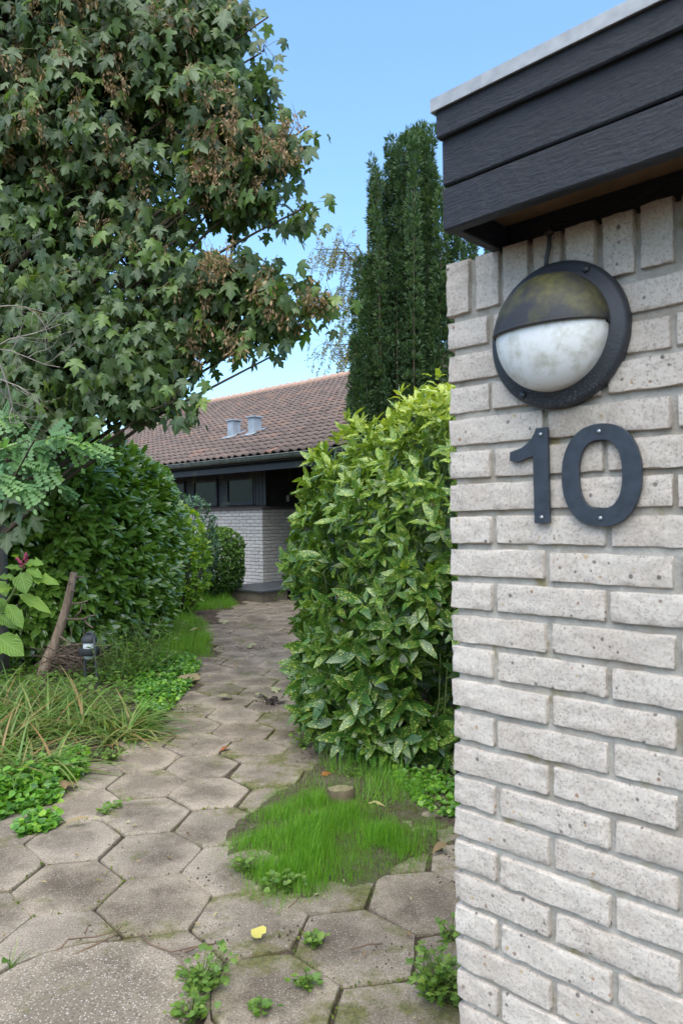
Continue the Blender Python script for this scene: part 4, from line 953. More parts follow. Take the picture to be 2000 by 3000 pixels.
def bush(name, label, cat, c, r, n1, per, size, mat, T, spread=60, p=2.2, stems=20, var=None, top=0, tl=None, inner=.5, thick=.2):
    o3 = np.array([c[0], c[1], 0.0]); t = thing(name, label, cat, tuple(o3))
    Pa, Na, da = shell(n1, c, r, p, .05, thick); Pb, Nb, db = shell(int(n1 * inner), c, np.array(r) * .84, p, .05, .4)
    P = np.concatenate([Pa, Pb]); N = np.concatenate([Na, Nb]); ok = ((N * unit(np.array([0, 0, CH]) - P)).sum(1) > -.5); P, N = P[ok], N[ok]
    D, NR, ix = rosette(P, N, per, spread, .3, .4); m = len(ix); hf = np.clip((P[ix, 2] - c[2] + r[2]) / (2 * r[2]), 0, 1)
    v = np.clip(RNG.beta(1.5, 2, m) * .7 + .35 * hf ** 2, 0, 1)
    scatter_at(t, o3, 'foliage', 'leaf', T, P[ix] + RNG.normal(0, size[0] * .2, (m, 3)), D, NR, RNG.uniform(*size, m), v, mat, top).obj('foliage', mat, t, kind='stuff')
    sm = MB()
    for k in range(stems):
        q_ = P[RNG.integers(len(P))]; b0 = np.array([c[0] + (q_[0] - c[0]) * .25, c[1] + (q_[1] - c[1]) * .25, 0]); sm.tube([b0 - o3, (b0 + q_) / 2 - o3 + RNG.normal(0, .04, 3), q_ - o3], [.012, .009, .004], 4)
    sm.obj('stems', M['twig'], t, kind='stuff'); return t
c = at(632, 1640, 12.75); bush('box_bush', 'round clipped box bush in front of the pale house wall', 'shrub', (c[0], c[1], .60), (.52, .50, .62), 2900, 6, (.028, .046), M['box'], [T_quad(.75)], 65, 2.3, 30, inner=1.2, thick=.14)
c = at(515, 1600, 10.6); bush('lime_bush', 'loose yellow-green leafy bush between laurel hedge and box bush', 'shrub', (c[0], c[1], .78), (.42, .40, .86), 480, 6, (.05, .10), M['lime'], [T_blade(.42, 4, .1, .1, .6)], 55, 2.2, 26, top=80)
c = at(555, 1478, 11.9); bush('bluish_shrub', 'blue-green shrub with whorled leaves against the dark window band', 'shrub', (c[0], c[1], 1.05), (.42, .40, .72), 300, 8, (.055, .085), M['rhodo'], [T_blade(.34, 3, .08, .15, .5)], 78, 2.6, 24)
c = at(400, 1330, 11.5); bush('pale_shrub', 'pale cream-leaved shrub peeping over the laurel hedge beside the roof', 'shrub', (c[0], c[1], 1.4), (.35, .4, 1.05), 160, 6, (.035, .06), M['birch'], [T_quad(.5)], 70, 2.2, 12)
c = at(-120, 1700, 8.2); bush('dark_bush', 'shadowed dark green bush at the picture edge behind the broad-leaved plant', 'shrub', (c[0], c[1], .9), (1.0, .8, 1.0), 420, 6, (.09, .14), M['laurel'], LT, 65, 2.4, 20)
c = at(-60, 1480, 7.4); bush('leafy_bush', 'dark leafy undergrowth bush below the sycamore crown', 'shrub', (c[0], c[1], 1.35), (.55, .5, .75), 330, 6, (.08, .13), M['maple'], MT, 70, 2.2, 20)

# ------------------------------------------------------------------ arching shrub with small oval leaflets
ro = np.array([-2.75, 5.35, 0.0]); rob = thing('robinia_shrub', 'arching shrub with feathery sprays of small oval leaflets over the laurel', 'shrub', tuple(ro))
PT = T_pinnate(5); rl = MB(); rs_ = MB()
for pts, n_ in [(((-60, 1330), (60, 1310), (150, 1300), (270, 1305)), 26), (((-40, 1200), (20, 1220), (50, 1270), (90, 1300)), 16), (((-40, 1350), (60, 1350), (130, 1380), (185, 1430)), 24), (((-60, 1330), (0, 1380), (30, 1400), (60, 1440)), 16), (((100, 1290), (170, 1280), (230, 1290), (275, 1330)), 16), (((0, 1320), (80, 1290), (130, 1330), (150, 1390)), 20), (((-80, 1400), (-20, 1390), (40, 1420), (90, 1430)), 14)]:
    Y0 = 5.2 + random.uniform(-.15, .2); pts3 = np.array([at(x, y, Y0 + .03 * k) for k, (x, y) in enumerate(pts)])
    root = ro + RNG.normal(0, .05, 3) * (1, 1, 0); rs_.tube([root - ro, (root * .5 + pts3[0] * .5) - ro + (-.15, 0, .25), *(pts3 - ro)], [.012, .009, .006, .005, .004, .002], 5)
    t = RNG.random(n_) * 3; i0 = np.minimum(t.astype(int), 2); f = (t - i0)[:, None]; P = pts3[i0] * (1 - f) + pts3[i0 + 1] * f; tan = unit(pts3[i0 + 1] - pts3[i0])
    D = unit(tan * .6 + RNG.normal(0, .45, (n_, 3)) + np.array([.15, -.2, -.25])); instance(rl, PT, P - ro, axes(D, np.array([0, -.6, .8]) + RNG.normal(0, .3, (n_, 3)), RNG.uniform(.11, .19, n_)), np.clip(RNG.beta(2, 2, n_), 0, 1))
rl.obj('foliage', M['robinia'], rob, kind='stuff'); rs_.obj('stems', M['twig'], rob, kind='stuff')
# bare grey twigs hanging at the picture edge
dt = MB(); do = np.array([-2.45, 5.0, 0]); dead = thing('bare_shrub', 'leafless grey twiggy shrub tangled beside the sycamore trunk', 'shrub', tuple(do))
def grow(p, d, L, r, lev):
    pts = [p]; 
    for k in range(4): d = unit(d + RNG.normal(0, .22, 3)); pts.append(pts[-1] + d * L / 4)
    dt.tube(np.array(pts) - do, np.linspace(r, r * .5, 5), 4, cap=False)
    if lev:
        for k in range(3 if lev > 1 else 4): grow(pts[1 + k % 4], unit(d + RNG.normal(0, .55, 3)), L * random.uniform(.45, .75), r * .55, lev - 1)
dt.tube([(-.15, 0, 0), (-.1, 0, .7), (-.12, 0, 1.5), at(-20, 1020, 5.0) - do], [.02, .016, .013, .010], 6)
for x, y, dx, dz, L in ((-20, 1020, .5, -.7, .55), (-20, 1020, .9, -.1, .45), (-20, 1020, .6, .5, .5), (-30, 1100, .7, -.6, .4), (-20, 900, .5, .3, .4), (-30, 1100, .4, -1, .4)):
    grow(at(x, y, 5.0), unit(np.array([dx, random.uniform(-.3, .3), dz])), L, .005, 2)
dt.obj('twigs', plain_mat('grey_dead_twig', (0.25, 0.21, 0.18), .9), dead, kind='stuff')

# ------------------------------------------------------------------ low sycamore shoot
mo = np.array([-2.75, 5.75, 0]); mss = thing('sycamore_sapling', 'dull green sycamore sapling leaves hanging in front of the laurel hedge', 'sapling', tuple(mo)); sm = MB()
for k, (x, y, tx, ty) in enumerate([(60, 1450, 95, 1500), (30, 1480, -10, 1530), (55, 1545, 70, 1605), (90, 1515, 120, 1560), (20, 1560, 15, 1625), (60, 1490, 45, 1540), (0, 1500, -30, 1560), (110, 1470, 130, 1510), (20, 1430, 50, 1470), (-10, 1430, -30, 1480), (95, 1440, 120, 1450)]):
    a, b = at(x, y, 5.75 + random.uniform(-.1, .1)), at(tx, ty, 5.65); s = np.linalg.norm(b - a) * random.uniform(.8, 1.0)
    V, Fs, C = MT[k % 4]; C = C.copy(); C[:, 2] = random.uniform(.1, .4); m4 = np.eye(4); m4[:3, :3] = axes((b - a)[None], np.array([[random.gauss(0, .2), -.95, .2]]), [s])[0]; m4[:3, 3] = a - mo
    link('leaf', MB().add(V, Fs, C).mesh('leaf', M['maple']), mss, mat=Matrix(m4.tolist())); st_ = at(20, 1420, 5.85); sm.tube([st_ - mo, (st_ + a) / 2 - mo + (0, 0, .03), a - mo], .0025, 4, cap=False)
sm.tube([(0, 0, 0), (-.05, .05, .8), at(20, 1420, 5.85) - mo], [.012, .01, .005], 6); sm.obj('stem', M['twig'], mss)

# ------------------------------------------------------------------ broad-leaved plant with pink flower spikes
po = np.array([-2.62, 5.05, 0]); pk = thing('pokeweed', 'broad soft-leaved green plant with two small pink flower spikes', 'plant', tuple(po)); K8 = 500 / 1568
def z8(x, y, Y): return at(x * K8, 1550 + y * K8, Y)
for k, (x, y, tx, ty, w, Y) in enumerate([(230, 320, 385, 300, .45, 5.0), (215, 370, 50, 335, .42, 4.95), (240, 370, 380, 425, .42, 4.95), (190, 400, 235, 578, .75, 4.85), (250, 450, 528, 470, .36, 4.95), (150, 455, -20, 430, .55, 4.9), (120, 540, -60, 560, .6, 4.9), (175, 600, 455, 740, .30, 4.9), (50, 690, -80, 700, .7, 4.9), (60, 690, 210, 890, .45, 4.8), (-10, 800, 150, 890, .5, 4.85), (-30, 990, 205, 1140, .62, 4.8), (165, 265, 112, 226, .5, 5.0), (-20, 640, 40, 760, .6, 4.95), (10, 1000, -60, 1120, .6, 4.9), (60, 780, 190, 830, .4, 5.0), (-20, 480, 60, 600, .6, 5.05)]):
    a, b = z8(x, y, Y), z8(tx, ty, Y - .08); s = np.linalg.norm(b - a); T = T_blade(w * 1.05, 8, .16, .16, .45, .8, .35, 2); V, Fs, C = T; C = C.copy(); C[:, 2] = random.random()
    m4 = np.eye(4); m4[:3, :3] = axes((b - a)[None], np.array([[random.gauss(0, .2), -.55, .8]]), [s])[0]; m4[:3, 3] = a - po
    link('leaf', MB().add(V, Fs, C).mesh('leaf', M['poke']), pk, mat=Matrix(m4.tolist()))
sm = MB(); P = np.array([z8(-60, 1100, 5.0), z8(10, 800, 5.0), z8(60, 680, 4.98), z8(125, 580, 4.95), z8(185, 420, 4.95), z8(210, 330, 4.97)]); sm.tube(np.concatenate([[(.0, 0, 0)], P - po]), [.014, .013, .012, .011, .009, .007, .005], 7)
sm.tube(np.array([z8(-60, 1100, 5.0), z8(-20, 1000, 4.9)]) - po, .006, 5); sm.tube(np.array([z8(110, 600, 4.96), z8(175, 605, 4.92)]) - po, .004, 5)
sm.obj('stem', M['stem'], pk)
pinkm = plain_mat('pink_berry', (0.33, 0.045, 0.10), .45, .4, .3, 60.0)
for (x, y, tx, ty) in ((215, 345, 148, 262), (230, 292, 238, 218)):
    b = MB(); a, e = z8(x, y, 4.95), z8(tx, ty, 4.93); b.tube(np.array([a, e]) - po, .003, 4)
    for k in range(46):
        t = random.random(); c = a + (e - a) * t + RNG.normal(0, .010 * (1.1 - t), 3); b.tube([c - po - (0, 0, .004), c - po, c - po + (0, 0, .004)], [.002, .0048, .002], 5)
    b.obj('flower_spike', pinkm, pk)

# ------------------------------------------------------------------ leaning dead log with side branches
lgo = z8(395, 1380, 6.45); lgo[2] = 0; lg = thing('dead_tree_stem', 'bare brown cut tree stem leaning up with broken side branches', 'log', tuple(lgo)); b = MB()
pts = np.array([z8(370, 1420, 6.45), z8(430, 1230, 6.48), z8(500, 1050, 6.5), z8(570, 860, 6.52), z8(610, 700, 6.54), z8(640, 560, 6.56), z8(680, 400, 6.58)]); pts[0, 2] = -.05
b.tube(pts - lgo + RNG.normal(0, .003, pts.shape), np.array([.062, .052, .044, .040, .037, .035, .031]), 14); b.obj('stem', M['log'] if 'log' in M else bark_mat('brown_stripped_bark', (0.16, 0.105, 0.072), (0.38, 0.28, 0.20), 22.0, .18, .9), lg)
bm_ = bark_mat('branch_bark', (0.12, 0.08, 0.055), (0.27, 0.20, 0.15), 30.0, .3)
for br in ([(660, 690), (740, 680), (805, 660)], [(620, 828), (770, 828), (820, 800), (875, 792)], [(770, 828), (800, 870), (855, 908)], [(700, 448), (735, 442), (768, 438)], [(660, 570), (692, 568)], [(540, 980), (600, 1020), (655, 1058)], [(555, 1078), (660, 1068), (755, 1052)], [(520, 1165), (640, 1170), (770, 1192)], [(690, 810), (740, 760), (755, 700)], [(640, 500), (655, 505)]):
    Y0 = 6.5; q_ = np.array([z8(x, y, Y0 - .06 * k) for k, (x, y) in enumerate(br)]); MB().tube(q_ - lgo, np.linspace(.011, .006, len(q_)), 7).obj('branch', bm_, lg)
tp = np.array([-2.25, 6.55, 0]); pile = MB()
for k in range(260):
    x, y = random.uniform(460, 860), random.uniform(1100, 1340); a = z8(x, y, 6.5 + random.uniform(-.15, .35)); d = unit(np.array([random.uniform(-1, 1), random.gauss(0, .6), random.uniform(-.35, .45)])) * random.uniform(.08, .24)
    a[2] = max(a[2], .02); pile.tube([a - d, a + RNG.normal(0, .02, 3), a + d], [.0035, .003, .0015], 4, cap=False)
pile.obj('twig_heap', bm_, None, kind='stuff', label='tangled heap of thin dry twigs behind the garden lamp', category='twigs')

# ------------------------------------------------------------------ small garden lamp on two rods
def z8l(x, y): return z8(x, y, 6.2)
gl0 = z8l(835, 1400); gl0[2] = 0; gl = thing('garden_lamp', 'small grey garden lamp with white glass hung from a bent double rod', 'garden lamp', tuple(gl0))
S8 = K8 * 6.2 / FPX; dk = plain_mat('dark_grey_casting', (0.055, 0.056, 0.06), .6, .4, .2, 30.0)
c = z8l(820, 1100); c = c - gl0
def lathe(b, cx, cy, prof, n=24):
    for (r, z) in [(0, 0)]: pass
    a = np.arange(n) / n * 2 * math.pi; V = np.concatenate([np.stack([cx + r * np.cos(a), cy + r * np.sin(a), np.full(n, z)], 1) for r, z in prof]); j = np.arange(n); k = (j + 1) % n
    b.add(V, [np.concatenate([np.stack([q_ * n + j, q_ * n + k, (q_ + 1) * n + k, (q_ + 1) * n + j], 1) for q_ in range(len(prof) - 1)])]); return b
zc = lambda y: (z8l(820, y) - gl0)[2]
lathe(MB(), c[0], c[1], [(.001, zc(968)), (30 * S8, zc(970)), (60 * S8, zc(985)), (69 * S8, zc(1000)), (70 * S8, zc(1035)), (66 * S8, zc(1040)), (.001, zc(1040))][::-1]).obj('cap', dk, gl)
lathe(MB(), c[0], c[1], [(92 * S8, zc(1090)), (92 * S8, zc(1155)), (60 * S8, zc(1156)), (60 * S8, zc(1089)), (92 * S8, zc(1090))][::-1]).obj('ring', dk, gl)
lathe(MB(), c[0], c[1], [(54 * S8, zc(1038)), (56 * S8, zc(1150)), (50 * S8, zc(1175)), (32 * S8, zc(1195)), (.001, zc(1202))][::-1]).obj('glass', plain_mat('frosted_glass', (0.72, 0.74, 0.76), .35, .5, .05), gl)
rod = [(785, 1430), (783, 1300), (780, 1180), (778, 1060), (782, 985), (800, 955), (830, 950), (855, 975), (868, 1040), (876, 1150), (885, 1280), (898, 1430)]
rp_ = np.array([z8(x, y, 6.24 if k < 5 else (6.2 if k < 8 else 6.09)) - gl0 for k, (x, y) in enumerate(rod)]); rp_[0, 2] = rp_[-1, 2] = -.05
tt = np.linspace(0, len(rp_) - 1, 45); rp2 = np.stack([np.interp(tt, np.arange(len(rp_)), rp_[:, k]) for k in range(3)], 1)
for _ in range(2): rp2[1:-1] = (rp2[:-2] + rp2[1:-1] * 2 + rp2[2:]) / 4
MB().tube(rp2, 11 * S8, 10).obj('rod', dk, gl)

# ------------------------------------------------------------------ day lilies
LB = [T_grass(8, b_, .025) for b_ in (.45, .75, 1.1)]
LPOLY = [tuple(gp(*p)) for p in ((-120, 2080), (60, 2075), (230, 2080), (330, 2075), (400, 2120), (380, 2165), (300, 2215), (180, 2250), (60, 2290), (-60, 2330), (-200, 2330))]
pc = []
while len(pc) < 20:
    q_ = rand_in_poly(LPOLY, 1)[0]
    if all(np.hypot(*(q_ - w_)) > .17 for w_ in pc): pc.append(q_)
for k, q_ in enumerate(pc):
    t = thing('daylily', 'arching strap-leaved daylily clump with browning tips along the path edge', 'plant', (q_[0], q_[1], .0), 0, 'daylilies beside the path')
    n_ = 110; b = MB(); a = RNG.random(n_) * 6.283; el = RNG.uniform(.2, 1.15, n_); D = np.stack([np.cos(a) * np.cos(el) + .28, np.sin(a) * np.cos(el) * .8 - .18, np.sin(el)], 1); D = unit(D)
    side = np.stack([-D[:, 1], D[:, 0], 0 * a], 1); NR = np.cross(side, D); NR *= np.sign(NR[:, 2:3] + 1e-6); P = np.stack([RNG.normal(0, .07, n_), RNG.normal(0, .07, n_), RNG.uniform(0, .03, n_)], 1)
    ti = RNG.integers(0, 3, n_); S = RNG.uniform(.20, .42, n_); v = np.clip(RNG.beta(1.6, 2.6, n_) + (RNG.random(n_) < .15) * .6, 0, 1)
    for i_ in range(3): s = ti == i_; instance(b, LB[i_], P[s], axes(D[s], NR[s], S[s]), v[s])
    b.V = [np.stack([v_[:, 0], v_[:, 1], np.maximum(v_[:, 2], .012 + .02 * np.abs(noise3(v_, 9.0)))], 1) for v_ in b.V]
    b.obj('leaves', M['lily'], t, kind='stuff')

# ------------------------------------------------------------------ ground cover and grass
def carpet(name, label, cat, poly, n_, T, size, h, mat, tilt=.5, world=False, var=(1.6, 2)):
    p = rand_in_poly(poly if world else [tuple(gp(*q_)) for q_ in poly], n_); z = soil_h(p[:, 0], p[:, 1]); hh = np.abs(noise3(np.c_[p, 0 * z], 3.5)) * 1.2 + .35
    P = np.c_[p, np.maximum(z, 0) + RNG.random(n_) * h * hh]; a = RNG.random(n_) * 6.283; D = np.stack([np.cos(a), np.sin(a), RNG.uniform(-.2, .5, n_)], 1); b = MB()
    S = RNG.uniform(*size, n_); instance(b, T, P, axes(D, np.array([0, -.25, 1]) + RNG.normal(0, tilt, (n_, 3)), S), RNG.beta(*var, n_))
    for q_ in P[::3]: b.tube([(q_[0], q_[1], -.01), q_ + RNG.normal(0, .006, 3)], .0012, 3, cap=False, co=(.5, .5, .3))
    return b.obj(name, mat, None, kind='stuff', label=label, category=cat)
HT = T_heart(); OV = T_blade(.6, 3, .1, .1, .5)
carpet('violet_patch', 'low patch of round violet leaves at the near path edge', 'ground cover', [(-40, 2290), (90, 2270), (200, 2210), (260, 2215), (240, 2290), (170, 2310), (175, 2350), (90, 2380), (-40, 2420)], 1500, HT, (.022, .045), .11, M['violet'])
carpet('violet_tuft', 'small separate tuft of violet leaves lying on the path slabs', 'ground cover', [(45, 2430), (95, 2395), (170, 2400), (180, 2420), (110, 2452), (50, 2455)], 230, HT, (.022, .042), .07, M['violet'])
carpet('ivy_carpet', 'creeping dark green ground cover where the daylilies meet the slabs', 'ground cover', [(390, 1990), (470, 1935), (560, 1925), (590, 1955), (545, 2030), (500, 2085), (430, 2130), (400, 2080)], 2300, HT, (.022, .045), .10, M['violet'])
carpet('shade_weeds', 'mixed low weeds in the shaded bed under the laurel', 'ground cover', [(-120, 2100), (-120, 1960), (100, 1960), (300, 1930), (420, 1880), (470, 1900), (420, 2000), (380, 2080), (200, 2090)], 2600, OV, (.03, .06), .16, M['weed'], .7)
carpet('corner_ground_cover', 'creeping round-leaved weeds under the spotted shrub by the wall', 'ground cover', [(1130, 2275), (1240, 2265), (1360, 2300), (1360, 2420), (1270, 2400), (1200, 2340)], 520, HT, (.018, .036), .06, M['violet'])
def lawn(name, label, poly, n_, size, T, var=(2, 2.4), lean=.35, edge=None, fall=.12):
    p = rand_in_poly([tuple(gp(*q_)) for q_ in poly], n_); pl = [np.array(gp(*q_)) for q_ in poly]
    dd = np.full(n_, 9.0)
    for i_ in range(len(pl)):
        a, b = pl[i_], pl[(i_ + 1) % len(pl)]; t = np.clip(((p - a) @ (b - a)) / ((b - a) @ (b - a)), 0, 1); dd = np.minimum(dd, np.linalg.norm(p - a - t[:, None] * (b - a), axis=1))
    e = np.clip(dd / fall, 0, 1); keep = RNG.random(n_) < .35 + .65 * e; p, e = p[keep], e[keep]; m = len(p)
    z = np.maximum(soil_h(p[:, 0], p[:, 1]), -.01); cl = noise3(np.c_[p, z], 7.0); a = RNG.random(m) * 6.283
    ln = lean * (.3 + 1.2 * RNG.random(m) ** 1.5); D = np.stack([np.cos(a) * ln + cl * .5 + .08, np.sin(a) * ln + noise3(np.c_[p + 5, z], 7.0) * .5 - .05, np.ones(m)], 1); side = np.stack([-np.sin(a), np.cos(a), 0 * a], 1)
    D[RNG.random(m) < .12, 2] *= .35
    b = MB(); instance(b, T, np.c_[p, z], axes(D, np.cross(side, D), RNG.uniform(*size, m) * (.4 + .6 * e) * (1 + cl * 1.3)), np.clip(RNG.beta(*var, m) * .8 + (1 - e) * .30 * RNG.random(m), 0, 1))
    return b.obj(name, M['grass'], None, kind='stuff', label=label, category='grass')
G3 = T_grass(4, .5, .014)
lawn('grass_tuft', 'bright green grass patch growing over the slabs near the wall corner', [(610, 2490), (700, 2385), (810, 2305), (940, 2325), (1090, 2355), (1220, 2385), (1350, 2440), (1290, 2520), (1200, 2595), (1090, 2645), (940, 2675), (820, 2690), (730, 2645), (635, 2585)], 30000, (.022, .068), T_grass(4, .5, .022), (1.4, 1.7), .8, fall=.16)
lawn('sparse_grass', 'thin trailing grass blades on bare soil around the small stump', [(830, 2330), (930, 2230), (1050, 2250), (1180, 2260), (1290, 2330), (1290, 2440), (1090, 2380), (940, 2350)], 2600, (.02, .11), T_grass(4, 1.0, .016), (1.5, 2), 2.4)
lawn('lawn', 'bright lawn patch before the box bush near the house', [(380, 1830), (480, 1765), (560, 1745), (650, 1750), (705, 1765), (690, 1785), (610, 1795), (520, 1800), (480, 1815)], 14000, (.05, .13), G3, fall=.15)
lawn('grass_verge', 'pale green grass verge along the left of the path', [(455, 1860), (490, 1815), (560, 1800), (615, 1830), (640, 1860), (625, 1900), (630, 1930), (520, 1945), (450, 1960), (420, 1920)], 12000, (.04, .11), G3, (2.5, 1.6))
lawn('slab_edge_grass', 'short tufts of grass beside the daylilies and slabs', [(340, 2190), (400, 2130), (470, 2100), (500, 2110), (440, 2170), (360, 2215)], 1300, (.04, .10), G3)
# tall yellow-green weeds between lamp and verge
for k, (x, y) in enumerate([(330, 2010), (355, 1985), (380, 2000), (400, 1960), (420, 1985), (440, 1950), (370, 1950), (345, 1950), (460, 1975), (410, 1925), (310, 1990), (385, 1920)]):
    g = gp(x, y); t = thing('tall_weed', 'tall wiry yellow-green weed between garden lamp and grass verge', 'weed', (g[0], g[1], 0), 0, 'tall weeds beside the garden lamp'); b = MB(); sm = MB()
    for s_ in range(7):
        L = random.uniform(.22, .5); e = np.array([random.gauss(.05, .12), random.gauss(0, .1), L]); m_ = e * .5 + RNG.normal(0, .03, 3); st = RNG.normal(0, .03, 3) * (1, 1, 0); sm.tube([st, st + m_, st + e], [.003, .0025, .0012], 4)
        n_ = 20; t_ = RNG.random(n_)[:, None]; P = st + np.where(t_ < .5, m_ * t_ * 2, m_ + (e - m_) * (t_ * 2 - 1)); a = RNG.random(n_) * 6.283; D = np.stack([np.cos(a), np.sin(a), RNG.uniform(0, .9, n_)], 1)
        instance(b, T_blade(.26, 3, .1, .25, .4), P, axes(D, np.array([0, 0, 1.]) + RNG.normal(0, .3, (n_, 3)), RNG.uniform(.035, .075, n_)), RNG.random(n_))
    b.obj('leaves', M['weed'], t, kind='stuff'); sm.obj('stems', M['stem'], t, kind='stuff')
# small weeds in the joints
for x, y, r_, n_, h_, lab in ((590, 2900, .06, 60, .09, 'leafy weed sprouting beside the round stepping stone'), (560, 2985, .05, 40, .06, 'grassy weed tuft at the lower rim of the round stone'), (1285, 2930, .07, 95, .13, 'bright green leafy weed against the foot of the brick wall'), (1325, 2760, .03, 22, .07, 'small weed leaf poking from the wall base above the slabs'),
                              (920, 2770, .03, 24, .03, 'tiny clover-like weed in the slab joint near the yellow leaf'), (900, 2900, .03, 22, .04, 'tiny weed in the joint between two near slabs'), (765, 2965, .03, 16, .03, 'flat dark green weed at the bottom slab joint'), (340, 2370, .03, 12, .03, 'little weed seedling between slabs beyond the round stone'), (310, 2385, .04, 14, .03, 'trailing weed seedling close to the violet tuft'),
                              (885, 2190, .06, 34, .10, 'young broad-leaved weed on the soil beside the spotted shrub'), (1035, 2280, .03, 16, .05, 'seedling weed on bare soil behind the small stump'), (330, 2230, .05, 40, .06, 'small round-leaved weed at the daylily edge of the path'), (830, 2605, .06, 50, .06, 'clump of cranesbill weed at the near edge of the grass patch'), (720, 2560, .05, 36, .06, 'darker leafy weed in the left corner of the grass patch'), (30, 2840, .02, 1, .05, 'single grassy sprig at the rim of the round stone')):
    n_ = n_ if n_ == 1 else int(n_ * 1.7); g = gp(x, y); t = thing('weed', lab, 'weed', (g[0], g[1], 0)); b = MB(); sm = MB(); P = np.c_[RNG.normal(0, r_ * .6, (n_, 2)), RNG.uniform(.01, h_, n_)]; P[:, :2] *= .5 + P[:, 2:] / h_ * .7; a = np.arctan2(P[:, 1], P[:, 0]) + RNG.normal(0, .8, n_)
    D = np.stack([np.cos(a), np.sin(a), RNG.uniform(-.1, .7, n_)], 1); instance(b, T_maple(.2, .2, 9) if h_ > .06 else HT, P, axes(D, np.array([0, -.2, 1]) + RNG.normal(0, .3, (n_, 3)), RNG.uniform(.012, .026, n_) * (1.2 if h_ > .08 else 1)), RNG.beta(2, 1.6, n_))
    if n_ == 1: instance(b, T_grass(4, .5, .02), np.zeros((7, 3)), axes(np.c_[RNG.normal(0, .6, (7, 2)), np.ones(7)], RNG.normal(size=(7, 3)), RNG.uniform(.05, .1, 7)), RNG.random(7))
    for q_ in P: sm.tube([(RNG.normal(0, .006), RNG.normal(0, .006), -.015), q_ * (.5, .5, .6), q_], .0011, 3, cap=False)
    b.obj('leaves', M['weed'], t, kind='stuff'); sm.obj('stems', M['stem'], t, kind='stuff')

# ------------------------------------------------------------------ small things on the ground
g = gp(997, 2350); stp = thing('tree_stump', 'small pale sawn-off tree stump in the bare soil behind the grass', 'stump', (g[0], g[1], 0)); b = MB(); a = np.arange(22) / 22 * 6.283; rr = .060 * (1 + .10 * np.sin(a * 2 + 1) + .07 * np.sin(a * 5))
V = np.concatenate([np.stack([rr * np.cos(a) * s, rr * np.sin(a) * s * .8, np.full(22, z_)], 1) for s, z_ in ((1.25, -.05), (1.05, .03), (1.0, .062), (.96, .066))]); j = np.arange(22); k = (j + 1) % 22
b.add(V, [np.concatenate([np.stack([q_ * 22 + j, q_ * 22 + k, (q_ + 1) * 22 + k, (q_ + 1) * 22 + j], 1) for q_ in range(3)])]); b.obj('bark', bark_mat('stump_bark', (0.07, 0.055, 0.035), (0.17, 0.13, 0.08)), stp)
MB().add(np.concatenate([V[66:], [[0, 0, .064]]]) + (0, 0, .0005), [np.stack([j, k, np.full(22, 22)], 1)]).obj('cut_face', plain_mat('weathered_cut_wood', (0.19, 0.165, 0.09), .85, .2, .35, 30.0), stp, False)
DT = T_maple(.3, .35, 11)
for x, y, s, v, lab, T in ((770, 2755, .055, .75, 'pale yellow heart-shaped leaf lying on the mossy slab', HT), (1095, 2410, .07, .62, 'yellowish fallen leaf resting on the grass patch', DT), (1310, 2490, .08, .1, 'curled brown leaf on the soil at the wall corner', T_blade(.5, 5, .3, .3)), (950, 2270, .05, .98, 'reddish fallen leaf beside the bare soil near the shrub', DT), (660, 2200, .06, .99, 'orange fallen leaf standing in a slab joint mid path', DT), (730, 1895, .12, .5, 'pale green fallen sycamore leaf flat on the far path', DT), (665, 1840, .11, .5, 'greyish fallen leaf on the path beside the grass verge', DT), (575, 1865, .12, .55, 'whitish upturned leaf lying on the grass verge', DT),
                           (580, 1990, .18, .28, 'large dry curled sycamore leaf where ground cover meets path', DT), (665, 2050, .12, .35, 'shrivelled grey leaf on the middle of the path', DT), (765, 2045, .12, .45, 'pale curled leaf among debris under the shrub edge', DT), (795, 2025, .09, .5, 'small pale leaf beside the dark debris on the path', DT), (200, 2320, .12, .12, 'brown crumpled leaves at the tip of the violet patch', DT), (265, 2415, .12, .22, 'brown withered leaf strip lying on a near slab', T_blade(.2, 5, .3, .3)), (470, 1985, .12, .25, 'dry brown leaf lying in the ivy ground cover', DT), (755, 1750, .12, .45, 'pale leaf on the path right at the entrance step', DT), (690, 1970, .06, .1, 'small brown leaf scrap on the path near the verge', T_blade(.5, 5, .3, .3))):
    g = gp(x, y, .012); V, Fs, C = T; C = C.copy(); C[:, 2] = v; t = link('fallen_leaf', MB().add(V, Fs, C).mesh('fallen_leaf', M['dead']), None, label=lab, category='leaf')
    m4 = np.eye(4); an = random.random() * 6.28; m4[:3, :3] = axes(np.array([[math.cos(an), math.sin(an), random.gauss(0, .1)]]), np.array([[random.gauss(0, .25), -.25, 1]]), [s])[0]; m4[:3, 3] = (g[0], g[1], .018 + .2 * s + (.07 if 'grass patch' in lab or 'verge' in lab.split('on the')[-1] else 0)); t.matrix_local = Matrix(m4.tolist())
twm = plain_mat('dry_twig', (0.16, 0.10, 0.065), .85)
